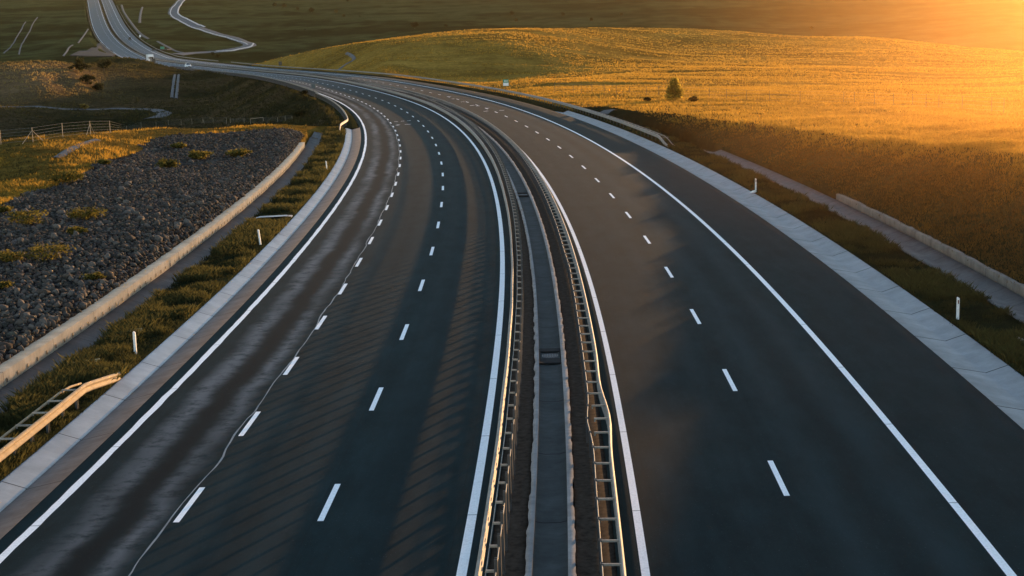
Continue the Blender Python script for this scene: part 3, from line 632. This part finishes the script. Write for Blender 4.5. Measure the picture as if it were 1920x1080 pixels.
# ------------------------------------------------------------------ riprap rocks
def rock_proto(k):
    r = np.random.default_rng(100 + k); ph = (1 + 5 ** .5) / 2
    V = np.array([(-1, ph, 0), (1, ph, 0), (-1, -ph, 0), (1, -ph, 0), (0, -1, ph), (0, 1, ph), (0, -1, -ph), (0, 1, -ph), (ph, 0, -1), (ph, 0, 1), (-ph, 0, -1), (-ph, 0, 1)]) / 1.9
    F = np.array([(0, 11, 5), (0, 5, 1), (0, 1, 7), (0, 7, 10), (0, 10, 11), (1, 5, 9), (5, 11, 4), (11, 10, 2), (10, 7, 6), (7, 1, 8), (3, 9, 4), (3, 4, 2), (3, 2, 6), (3, 6, 8), (3, 8, 9), (4, 9, 5), (2, 4, 11), (6, 2, 10), (8, 6, 7), (9, 8, 1)])
    V = V * (.62 + .7 * r.random((12, 1))) * np.array([1.25, .9, .75]) + .12 * (r.random((12, 3)) - .5)
    return V, F
RP = [rock_proto(k) for k in range(9)]
def rot_mats(n, r):
    q = r.normal(size=(n, 4)); q /= np.linalg.norm(q, axis=1)[:, None]; w_, x, y, z = q.T
    return np.stack([1 - 2 * (y * y + z * z), 2 * (x * y - z * w_), 2 * (x * z + y * w_), 2 * (x * y + z * w_), 1 - 2 * (x * x + z * z), 2 * (y * z - x * w_), 2 * (x * z - y * w_), 2 * (y * z + x * w_), 1 - 2 * (x * x + y * y)], 1).reshape(n, 3, 3)
def rocks():
    lo = RIPRAP.min(0); hi = RIPRAP.max(0); cell = .215
    gx, gy = np.meshgrid(np.arange(lo[0], hi[0], cell), np.arange(lo[1], hi[1], cell)); x = gx.ravel(); y = gy.ravel()
    x = x + cell * (rng.random(len(x)) - .5); y = y + cell * (rng.random(len(y)) - .5)
    wobx = x + 1.6 * vnoise(x, y, 1 / 3., 91); woby = y + 1.6 * vnoise(x, y, 1 / 3., 92)
    k = (in_riprap(wobx, woby) | (in_riprap(x, y) & (to_so(x, y)[1] > -19.5))) & (np.abs(x / y) < .40) & (to_so(x, y)[1] < -17.15); x = x[k]; y = y[k]
    z = ground_z(x, y); sz = .07 + .09 * rng.random(len(x)) ** 2 + (.04 + .09 * rng.random(len(x))) * (rng.random(len(x)) > .95)
    z = z + sz * (.1 + .5 * rng.random(len(x))); kind = rng.integers(0, len(RP), len(x)); Rm = rot_mats(len(x), rng)
    tone = (.035 + .085 * rng.random(len(x)) * rng.random(len(x)))[:, None] * np.array([1.0, .86, .72]) * (1 + .12 * (rng.random((len(x), 3)) - .5))
    vis = (np.abs(x / y) < .355); order = np.argsort(np.where(vis, y / sz, 1e9)); single = order[:300]; msk = np.ones(len(x), bool); msk[single] = False
    Vs, Fs, Cs = [], [], []; off = 0
    for q in range(len(RP)):
        i = np.nonzero(msk & (kind == q))[0]; V, F = RP[q]
        W = np.einsum('nij,vj->nvi', Rm[i], V) * sz[i, None, None] * np.array([1, 1, .8]) + np.stack([x[i], y[i], z[i]], 1)[:, None]
        Vs.append(W.reshape(-1, 3)); Fs.append((np.arange(len(i))[:, None, None] * 12 + F).reshape(-1, 3) + off); Cs.append(np.repeat(tone[i], 12, 0)); off += len(i) * 12
    tag(raw('rock_field', np.concatenate(Vs), np.concatenate(Fs), M['rock'], col=np.concatenate(Cs)), 'field of broken grey stones behind the low concrete wall', 'stones', kind='stuff')
    mes = []
    for q in range(len(RP)):
        V, F = RP[q]; t = .055 + .008 * q; o = raw('rock', V, F, M['rock'], col=np.full((12, 3), t) * np.array([1, .86, .72])); mes.append(o.data); bpy.data.objects.remove(o)
    for i in single:
        o = link('rock', mes[kind[i]]); o.location = (x[i], y[i], z[i]); o.scale = (sz[i],) * 3; o.rotation_euler = Matrix(Rm[i].tolist()).to_euler()
        tag(o, 'broken grey stone among the nearest of the stone field behind the low wall', 'rock', 'loose stones of the stone field')
rocks()

# ------------------------------------------------------------------ grass
def blades(name, x, y, z, h, w_, colr, label, per=3, spread=.12, lean=.35):
    """per tapering blades at every point"""
    n = len(x) * per; X = np.repeat(x, per) + spread * rng.normal(size=n); Y = np.repeat(y, per) + spread * rng.normal(size=n); Z = np.repeat(z, per) - .03
    H = np.repeat(h, per) * (.55 + .6 * rng.random(n)); Wd = np.repeat(w_, per) * (.7 + .6 * rng.random(n)); a = rng.random(n) * 2 * math.pi
    lx = lean * H * rng.normal(size=n); ly = lean * H * rng.normal(size=n); cx, cy = np.cos(a) * Wd, np.sin(a) * Wd
    V = np.stack([np.stack([X - cx, Y - cy, Z], 1), np.stack([X + cx, Y + cy, Z], 1), np.stack([X + lx * .4 + cx * .7, Y + ly * .4 + cy * .7, Z + H * .6], 1), np.stack([X + lx, Y + ly, Z + H], 1)], 1).reshape(-1, 3)
    b = np.arange(n)[:, None] * 4; F = np.concatenate([b + [0, 1, 2], b + [0, 2, 3]], 1).reshape(-1, 3)
    cc = np.repeat(colr, per, 0) * (.8 + .4 * rng.random((n, 1))); V = V.astype(np.float32)
    tag(raw(name, V, F, M['grass'], col=np.clip(np.repeat(cc, 4, 0), 0.004, 1)), label, 'grass', kind='stuff')
def scatter(n, D0, D1, a0, a1, power=1.0):
    """points spread over the ground, thinning with distance"""
    q = rng.random(n); D = 1 / (1 / D0 + q * (1 / D1 - 1 / D0)); a = a0 + (a1 - a0) * rng.random(n); return a * D, D
G_GOLD = np.array((.36, .205, .032)); G_OLIVE = np.array((.040, .036, .012)); G_GREEN = np.array((.014, .018, .008)); G_STRAW = np.array((.26, .18, .07))
def mixcol(a, b, t): return a * (1 - t[:, None]) + b * t[:, None]
def grass_all():
    # verges
    for side, (o0, o1), (s0, s1), n, nm, lab in ((-1, (-15.3, -12.78), (26, 172), 30000, 'verge_grass', 'olive grass growing on the left verge between kerb and ditch'), (1, (16.7, 19.1), (28, 186), 22000, 'verge_grass', 'dark grass growing on the right verge between gutter and ditch')):
        q = rng.random(n); s = 1 / (1 / s0 + q * (1 / s1 - 1 / s0)); o = o0 + (o1 - o0) * rng.random(n); p = road(s, o, 0.0)
        if side < 0: k = ~((np.abs(s - 88.5) < .6))
        else: k = np.ones(n, bool)
        p = p[k]; s = s[k]; o = o[k]; t = sstep(-.3, .3, vnoise(p[:, 0], p[:, 1], 1 / 2.5, 8) + .6 * vnoise(p[:, 0], p[:, 1], 1 / .8, 9))
        h = (.12 + .26 * t) * (.8 + .4 * rng.random(len(s))); wd = np.clip(.00022 * s, .008, .03)
        blades(nm, p[:, 0], p[:, 1], p[:, 2] + .02, h, wd, mixcol(G_GREEN * 1.2, G_OLIVE * 1.6, t), lab, 4, .06)
    # left plateau and embankment shoulder
    x, y = scatter(60000, 45, 178, -.42, -.11); s, o = to_so(x, y); k = (o < -17.2) & ~in_riprap(x, y) & (s < 182); x = x[k]; y = y[k]; t = sstep(-.3, .35, vnoise(x, y, 1 / 5., 12) + .5 * vnoise(x, y, 1 / 1.2, 13))
    blades('plateau_grass', x, y, ground_z(x, y), .14 + .22 * t, .0003 * y + .004, mixcol(G_OLIVE, G_GOLD * .9, t), 'golden grass on the level ground between stone field and wire fence', 4, .15)
    # right cutting and its rim
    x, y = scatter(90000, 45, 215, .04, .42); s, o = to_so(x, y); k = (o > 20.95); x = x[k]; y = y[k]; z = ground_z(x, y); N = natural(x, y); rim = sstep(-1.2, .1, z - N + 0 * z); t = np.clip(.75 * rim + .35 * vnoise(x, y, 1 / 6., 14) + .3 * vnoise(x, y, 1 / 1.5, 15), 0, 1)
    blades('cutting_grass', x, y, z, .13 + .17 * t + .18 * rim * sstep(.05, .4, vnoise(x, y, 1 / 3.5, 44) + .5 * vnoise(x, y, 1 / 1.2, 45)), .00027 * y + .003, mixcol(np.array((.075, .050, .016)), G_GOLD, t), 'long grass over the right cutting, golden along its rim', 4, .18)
    # golden field
    x, y = scatter(190000, 185, 730, -.22, .42); s, o = to_so(x, y); row = vnoise(x * .03 + 3, y * .22 + x * .07, 1.0, 16) + .9 * vnoise(x * .05, y * .55 + x * .18, 1.0, 26); big = vnoise(x, y, 1 / 35., 17)
    k = (o > 18.5) & (rng.random(len(x)) < .12 + 1.6 * sstep(-.35, .25, row + .4 * big)); x, y, row, big = x[k], y[k], row[k], big[k]; t = sstep(-.4, .4, row + .5 * big + .25 * rng.normal(size=len(x)))
    blades('field_grass', x, y, ground_z(x, y), .10 + .26 * t, .0003 * y, mixcol(np.array((.08, .045, .014)), G_GOLD * 1.0, t), 'golden stubble and grass of the rolling field beyond the road', 3, .3)
    # embankment and valley on the left
    x, y = scatter(70000, 178, 620, -.42, .04); s, o = to_so(x, y); k = (o < -13.4) & (s > 172); x = x[k]; y = y[k]; t = sstep(-.3, .35, vnoise(x, y, 1 / 9., 18) + .5 * vnoise(x, y, 1 / 2., 19)); mo = np.exp(-(((x + 142) / 25) ** 2 + ((y - 432) / 45) ** 2)); t = np.maximum(t, mo)
    blades('valley_grass', x, y, ground_z(x, y), .2 + .35 * t, .00034 * y, mixcol(G_GREEN * .9, G_OLIVE * 1.1, t) + mo[:, None] * (G_STRAW - G_OLIVE) * .8, 'rough grass over the embankment and the shaded valley', 3, .3)
grass_all()

# ------------------------------------------------------------------ trees and bushes
def foliage(c, rad, n, leaf, c0, c1, r, cone=False):
    """leaf-sized faces clustered through the volume of a crown; c centre, rad radii"""
    m = max(6, n // 26); d = r.normal(size=(m, 3)); d /= np.linalg.norm(d, axis=1)[:, None]; cl = d * (r.random((m, 1)) ** .45) * .82
    if cone:
        hh = r.random(m) ** 1.1; an = r.random(m) * 6.283; rr = (1 - hh ** 1.5) ** .9 * (.35 + .75 * r.random(m)); cl = np.stack([rr * np.cos(an), rr * np.sin(an), hh * 2 - 1], 1)
    i = r.integers(0, m, n); P = (cl[i] + r.normal(size=(n, 3)) * .17) * np.array(rad) + np.array(c)
    q = rot_mats(n, r); sz = leaf * (.6 + .8 * r.random(n)); L = np.array([(-.5, -1, 0), (.5, -.4, .1), (.3, 1, 0), (-.5, .5, .12)])
    V = np.einsum('nij,vj->nvi', q, L) * sz[:, None, None] + P[:, None]; F = np.arange(n * 4).reshape(n, 4)
    t = r.random(m)[i]; col = (np.array(c0) * (1 - t[:, None]) + np.array(c1) * t[:, None]) * (.75 + .5 * r.random((n, 1)))
    return V.reshape(-1, 3), F, np.repeat(col, 4, 0)
def plant(name, loc, h, wd, label, cat, group, n, leaf, c0, c1, seed, trunk=.25, cone=False):
    r = np.random.default_rng(seed); o = thing(name, loc, label, cat, group)
    mb = MB(); th = h * trunk; top = (0.04 * h * (r.random() - .5), 0, h * .75)
    mb.tube((0, 0, -.3), (0, 0, th), .035 * h, 7, .026 * h); mb.tube((0, 0, th), top, .026 * h, 6, .006 * h)
    for k in range(6):
        a = k * 1.05 + r.random(); z0 = th + (h * .5) * r.random(); mb.tube((0, 0, z0), (wd * .4 * math.cos(a), wd * .4 * math.sin(a), z0 + h * .22), .012 * h, 5, .003 * h)
    mb.build('trunk' if cat == 'tree' else 'stems', M['bark'], o)
    V, F, cc = foliage((0, 0, th + (h - th) * .5), (wd / 2, wd / 2, (h - th) / 2), n, leaf, c0, c1, r, cone)
    raw('crown' if cat == 'tree' else 'foliage', V, F, M['leaf'], o, col=cc); return o
LG0, LG1 = (.03, .034, .011), (.12, .10, .025); LD0, LD1 = (.014, .016, .007), (.034, .034, .012)
p = at(1265, 189); plant('conifer_tree', p, 38 * p[1] / FOC, 30 * p[1] / FOC, 'bushy golden green tree standing alone on the rim of the right cutting', 'tree', None, 3000, .13, (.07, .065, .014), (.5, .34, .05), 1, .12, True)
p = at(1215, 192); plant('bush', p, .8, 1.2, 'low dark bush left of the lone tree on the cutting rim', 'bush', None, 300, .14, LD0, LD1, 2, .1)
p = at(1300, 192); plant('bush', p, .8, 1.6, 'low dark bush right of the lone tree on the cutting rim', 'bush', None, 300, .14, LD0, LD1, 3, .1)
for k, (u, v, wpx, lab) in enumerate([(374, 301, 40, 'largest green bush growing out of the stone field'), (447, 297, 38, 'right bush of the three in the upper stone field'), (312, 316, 38, 'dark bush left of the largest one in the stone field'), (128, 347, 60, 'wide bush at the upper edge of the stone field'), (165, 415, 64, 'sprawling bush in the middle of the stone field'), (142, 442, 34, 'small bush just below the sprawling one'),
                                      (18, 495, 50, 'bush at the left edge of the view over the stones'), (50, 425, 70, 'thin bush above the left edge bush'), (85, 492, 80, 'low spreading weed bush among the nearer stones'), (175, 528, 34, 'single weed clump lower right in the stones'), (6, 400, 30, 'bush half cut by the left edge, high on the stones'), (5, 545, 34, 'weed clump lowest at the left edge of the stones'), (195, 310, 24, 'small weed where grass meets the stones'), (335, 280, 24, 'little grassy tuft at the top of the stone field')]):
    p = at(u, v); ww = wpx * p[1] / FOC * 1.1; plant('bush', p, ww * .42, ww * 1.15, lab, 'bush', 'bushes in the stone field', 700, .075 * p[1] / 85, (.05, .05, .014), (.15, .115, .025), 20 + k, .08)
for k, (u, v, wpx, lab) in enumerate([(185, 172, 26, 'dark bush low in the gully'), (150, 137, 40, 'long bush on the shaded gully slope'), (195, 133, 34, 'bush high in the gully beside the spur'), (165, 160, 30, 'round bush beside the sunlit mound'), (157, 207, 18, 'little golden bush beside the dirt track'), (562, 222, 22, 'bush at the foot of the embankment'), (570, 178, 14, 'small bush below the tall guardrail'), (410, 108, 10, 'dark bush where the golden ridge meets the road'), (399, 104, 8, 'smaller dark bush at the end of the golden ridge')]):
    p = at(u, v); ww = wpx * p[1] / FOC; plant('bush', p, ww * .65, ww, lab, 'bush', 'bushes in the valley', 420, .05 * ww + .08, LD0 if k != 4 else LG0, LD1 if k != 4 else (.3, .2, .05), 60 + k, .08)
FT = [(778, 55, 15, 'largest round tree on the far hillside'), (836, 52, 7, 'thin tree right of the largest hillside tree'), (652, 4, 6, 'tree near the top edge on the hillside'), (515, 13, 9, 'first tree of the hedge line on the hillside'), (533, 16, 10, 'second tree of the hedge line on the hillside'), (558, 20, 8, 'third tree of the hedge line on the hillside'), (584, 25, 11, 'fourth and densest tree of the hedge line'), (630, 25, 7, 'small tree right of the hedge line'), (645, 33, 6, 'tree at the low end of the hedge line'),
      (960, 30, 10, 'upper of two trees close together on the hillside'), (968, 42, 8, 'lower of two trees close together on the hillside'), (937, 32, 3, 'tiny bush left of the two hillside trees'), (1056, 32, 9, 'round tree alone above the golden ridge'), (1109, 42, 8, 'squat tree just above the golden ridge crest'), (1165, 31, 7, 'faint tree at the end of a hillside hollow'), (1521, 57, 8, 'faint tree in the golden haze'), (675, 32, 3, 'tiny shrub below the hedge line'), (572, 58, 3, 'lone tiny shrub on the pale hillside')]
for k, (u, v, wpx, lab) in enumerate(FT):
    p = at(u, v); ww = wpx * p[1] / FOC; plant('hillside_tree', p, ww * .95, ww, lab, 'tree', 'trees dotted over the far hillside', 900, .06 * ww, LD0, LD1, 100 + k, .14)

# ------------------------------------------------------------------ fences
def wire_fence(pix, ht, label, mat_, braces=(), tr=.035, wires=5):
    P = [np.array(at(u, v)) for u, v in pix]; g = thing('wire_fence', (0, 0, 0), label, 'fence'); seq = []
    for k, p_ in enumerate(P):
        mb = MB(); mb.tube((0, 0, -.3), (0, 0, ht), tr); ob = mb.build('post', mat_, g); ob.location = p_
        if k in braces:
            d = (P[min(k + 1, len(P) - 1)] - P[max(k - 1, 0)]); d /= np.linalg.norm(d)
            for sg in (-1, 1):
                mb = MB(); q = p_ + d * sg * 1.1; q[2] = float(ground_z(q[:1], q[1:2])[0]); mb.tube(q, p_ + (0, 0, ht * .8), tr * .9); mb.build('brace', mat_, g)
    mb = MB()
    for a, b in zip(P[:-1], P[1:]):
        for k in range(wires): hh = ht * (.12 + .85 * k / (wires - 1)); mb.tube(a + (0, 0, hh), b + (0, 0, hh), .008, 3)
    mb.build('wires', M['steel'], g)
wire_fence([(2, 272), (62, 268), (118, 258), (170, 253), (207, 251), (238, 247), (265, 241), (293, 239), (316, 237), (340, 235), (360, 234), (381, 232), (400, 233), (425, 233)], 1.35, 'wire fence of wooden posts along the rim of the left plateau', M['wood'], (1, 3, 11))
wire_fence([(432, 232), (458, 232), (521, 231), (535, 230), (548, 229)], 1.0, 'short wire fence beside the gate frame at the plateau end', M['wood'])
gp = at(470, 233); gq = at(494, 232); g = thing('gate_frame', (0, 0, 0), 'small wooden gate frame standing at the end of the plateau fence', 'gate')
for q in (gp, gq):
    mb = MB(); mb.tube((0, 0, -.3), (0, 0, 1.0), .045); o = mb.build('upright', M['wood'], g); o.location = q
mb = MB(); mb.tube(np.array(gp) + (0, 0, 1.0), np.array(gq) + (0, 0, 1.0), .045); mb.build('crossbar', M['wood'], g)
wire_fence([(1040, 172), (1075, 175), (1090, 176), (1110, 178), (1134, 178), (1156, 179), (1180, 179), (1212, 180), (1235, 180), (1330, 186), (1362, 188), (1400, 189), (1443, 191), (1500, 192), (1582, 193), (1602, 194), (1640, 196), (1675, 198), (1711, 200), (1736, 203), (1760, 204), (1804, 206), (1859, 210), (1882, 212)], 1.5, 'long thin fence crossing the golden field above the cutting', M['steel_dark'], (), .03, 4)

# ------------------------------------------------------------------ tracks, side road, slope drains
def ribbon(name, pix, width, mat_, lift=.12, n=8, z_off=0.0):
    P = np.array([at(u, v)[:2] for u, v in pix]); t = np.linspace(0, len(P) - 1, (len(P) - 1) * n + 1)
    # Catmull-Rom through the surveyed points
    Q = np.concatenate([[2 * P[0] - P[1]], P, [2 * P[-1] - P[-2]]]); out = []
    for q in t:
        i = min(int(q), len(P) - 2); f = q - i; a, b, c, d = Q[i:i + 4]; out.append(.5 * (2 * b + (c - a) * f + (2 * a - 5 * b + 4 * c - d) * f * f + (3 * b - a - 3 * c + d) * f ** 3))
    O = np.array(out); T = np.gradient(O, axis=0); T /= np.linalg.norm(T, axis=1)[:, None] + 1e-9; Nn = np.stack([-T[:, 1], T[:, 0]], 1); k = 5
    W = np.array([width(q / t[-1]) if callable(width) else width for q in t]); V = []
    for j in np.linspace(-.5, .5, k):
        xy = O + Nn * (W * j)[:, None]; V.append(np.concatenate([xy, (ground_z(xy[:, 0], xy[:, 1]) + lift)[:, None]], 1))
    V = np.stack(V, 1); V[:, 0, 2] -= lift; V[:, -1, 2] -= lift; V = V.reshape(-1, 3); m = len(O); i = (np.arange(m - 1)[:, None] * k + np.arange(k - 1)).ravel(); F = np.stack([i, i + 1, i + k + 1, i + k], 1)
    U = np.stack([np.tile(np.linspace(-.5, .5, k), m), np.repeat(np.arange(m), k)], 1); return raw(name, V, F, mat_, uv=U)
structure(ribbon('dirt_track', [(-40, 201), (0, 201), (60, 201), (90, 202), (125, 206), (170, 206), (215, 205), (265, 205.5), (295, 208), (308, 213), (300, 219), (285, 223)], lambda f: 2.2 + 3.5 * f ** 3, M['dirt'], .15))
SR = [(345, -4), (332, 10), (325, 20), (326, 28), (338, 36), (360, 48), (400, 62), (440, 74), (462, 81), (468, 85), (455, 90), (420, 96), (385, 99), (350, 101), (330, 103)]
structure(ribbon('side_road', SR, 9, M['side_asphalt'], .25))
structure(ribbon('side_road_kerb', [(u - (5 if i < 8 else 3), v + 1.2) for i, (u, v) in enumerate(SR[:10])], 1.1, M['concrete_pale'], .55)); structure(ribbon('side_road_kerb', [(351, -4), (339, 10), (334, 20), (335, 27), (346, 34), (366, 44), (385, 52)], 1.5, M['concrete_pale'], .55)); structure(ribbon('side_road_kerb', [(475, 83.5), (470, 88), (455, 92), (430, 96), (405, 98.5)], 1.5, M['concrete_pale'], .55))
M['concrete_dull'] = concrete_mat('dull_concrete', .12, 0, .5, .4)
def drain(pix, w_, label, lift=.3): tag(ribbon('slope_drain', pix, w_, M['concrete_dull'], lift), label, 'drain')
drain([(328, 141), (325, 160), (322, 185)], .9, 'left strip of the paired concrete drains down the road embankment'); drain([(335, 141), (333, 160), (330, 186)], .9, 'right strip of the paired concrete drains down the road embankment')
drain([(632, 134), (648, 122), (660, 115), (664, 110), (658, 104), (650, 101)], 1.3, 'zigzag concrete drain climbing the dark bank left of the golden hill', .3)
drain([(6, 101), (22, 85), (38, 60), (48, 42)], 1.1, 'left of two pale drain lines on the shaded slope at far left', .4); drain([(35, 104), (40, 85), (52, 65), (65, 40), (70, 33)], 1.1, 'right of two pale drain lines on the shaded slope at far left', .4)
drain([(118, 107), (128, 92), (136, 85)], 1.4, 'lower pale drain strip left of the concrete apron', .4); drain([(146, 82), (155, 70), (165, 55)], 1.4, 'upper pale drain strip beside the climbing road', .4)
drain([(262, 44), (263, 30), (267, 14)], 2.2, 'faint drain line between climbing road and side road', .4); drain([(228, 10), (232, 22), (245, 42), (262, 62), (280, 74)], 2.0, 'concrete ditch line beside the climbing road', .4); drain([(296, 78), (312, 88), (330, 97), (346, 101)], 2.2, 'concrete ditch strip beside the green panel', .4)
drain([(105, 298), (128, 284), (150, 272), (182, 263)], .8, 'sunlit concrete drain strip in the grass above the stone field', .12)
structure(ribbon('rubble_patch', [(1128, 211), (1150, 209)], 1.3, M['dirt'], .12))
# concrete apron below the climbing road, and slab with green panel
def apron():
    rim = [(131, 106), (148, 97), (163, 96), (190, 80), (204, 92), (218, 104), (211, 107), (170, 106.5)]
    P = np.array([at(u, v) for u, v in rim]); c = P.mean(0); V = np.concatenate([P + (0, 0, .5), [c + (0, 0, .9)], P - (0, 0, 1.5)]); n = len(P)
    mb = MB(); mb.add(V, [(i, (i + 1) % n, n) for i in range(n)] + [(i, n + 1 + i, n + 1 + (i + 1) % n, (i + 1) % n) for i in range(n)]); tag(mb.build('concrete_apron', M['concrete']), 'grey concrete slope paving below the climbing road', 'paving')
apron()
x0 = at(305, 93); o = thing('concrete_slab', x0, 'pale slab with small green panel beside the far road', 'slab'); mb = MB(); mb.extrude([(-5, -.4), (5, -.4), (4.6, .35), (-4.4, .35)], -9, 9); mb.build('slab', M['concrete_pale'], o); mb = MB(); mb.box((.8, -4, 1.1), (2.6, .1, 1.5)); mb.build('panel', M['green'], o)
mb = MB(); mb.box((0, 0, .7), (1.1, .8, 1.4)); mb.extrude([(-.65, 1.4), (.65, 1.4), (0, 1.65)], -.5, .5); o = mb.build('white_hut', M['white_paint']); o.location = at(263, 73); tag(o, 'tiny white cabinet beside the climbing road', 'cabinet')

# ------------------------------------------------------------------ air
def haze():
    mb = MB(); x0, x1, y0, y1, z0, z1 = -4200, 4200, -80, 2860, -12, 215
    mb.box(((x0 + x1) / 2, (y0 + y1) / 2, (z0 + z1) / 2), (x1 - x0, y1 - y0, z1 - z0))
    m = bpy.data.materials.new('haze'); m.use_nodes = True; nt = m.node_tree; nt.nodes.clear()
    out = nt.nodes.new('ShaderNodeOutputMaterial'); v = nt.nodes.new('ShaderNodeVolumePrincipled')
    v.inputs['Color'].default_value = (1.0, .72, .34, 1); v.inputs['Density'].default_value = HAZE_DENSITY; v.inputs['Anisotropy'].default_value = HAZE_G
    nt.links.new(v.outputs[0], out.inputs['Volume']); o = mb.build('haze', m); o['kind'] = 'stuff'; o['label'] = 'golden evening haze lying over the valley'; o['category'] = 'haze'
haze()
def flare_volume():
    # added volume over the right cutting, standing in for lens flare glow
    V = []; F = []; n, m = 32, 20; c = np.array((47., 84., 7.)); rad = np.array((43., 65., 26.))
    for i in range(m + 1):
        for j in range(n): p, q = math.pi * i / m, 2 * math.pi * j / n; V.append(c + rad * (math.sin(p) * math.cos(q), math.sin(p) * math.sin(q), math.cos(p)))
    F = [((i + 1) * n + j, (i + 1) * n + (j + 1) % n, i * n + (j + 1) % n, i * n + j) for i in range(m) for j in range(n)]
    mb = MB(); mb.add(V, F); ma = bpy.data.materials.new('flare_volume'); ma.use_nodes = True; t = ma.node_tree; t.nodes.clear()
    out = t.nodes.new('ShaderNodeOutputMaterial'); v = t.nodes.new('ShaderNodeVolumePrincipled')
    v.inputs['Color'].default_value = (1.0, .52, .16, 1); p = geo_pos(t); q = node(t, 'ShaderNodeVectorMath', {0: p, 1: tuple(c)}, operation='SUBTRACT').outputs[0]
    q = node(t, 'ShaderNodeVectorMath', {0: q, 1: tuple(rad)}, operation='DIVIDE').outputs[0]; q = node(t, 'ShaderNodeVectorMath', {0: q}, operation='LENGTH').outputs['Value']
    d = node(t, 'ShaderNodeMapRange', {0: q, 1: 1.0, 2: .35, 3: 0.0, 4: GLOW_DENSITY}); d.interpolation_type = 'SMOOTHSTEP'; t.links.new(d.outputs[0], v.inputs['Density']); v.inputs['Anisotropy'].default_value = .72
    t.links.new(v.outputs[0], out.inputs['Volume']); o = mb.build('flare_glow', ma); tag(o, 'added volume giving the orange flare glow over the right cutting', 'haze', kind='stuff')
GLOW_DENSITY = 0.0012
flare_volume()
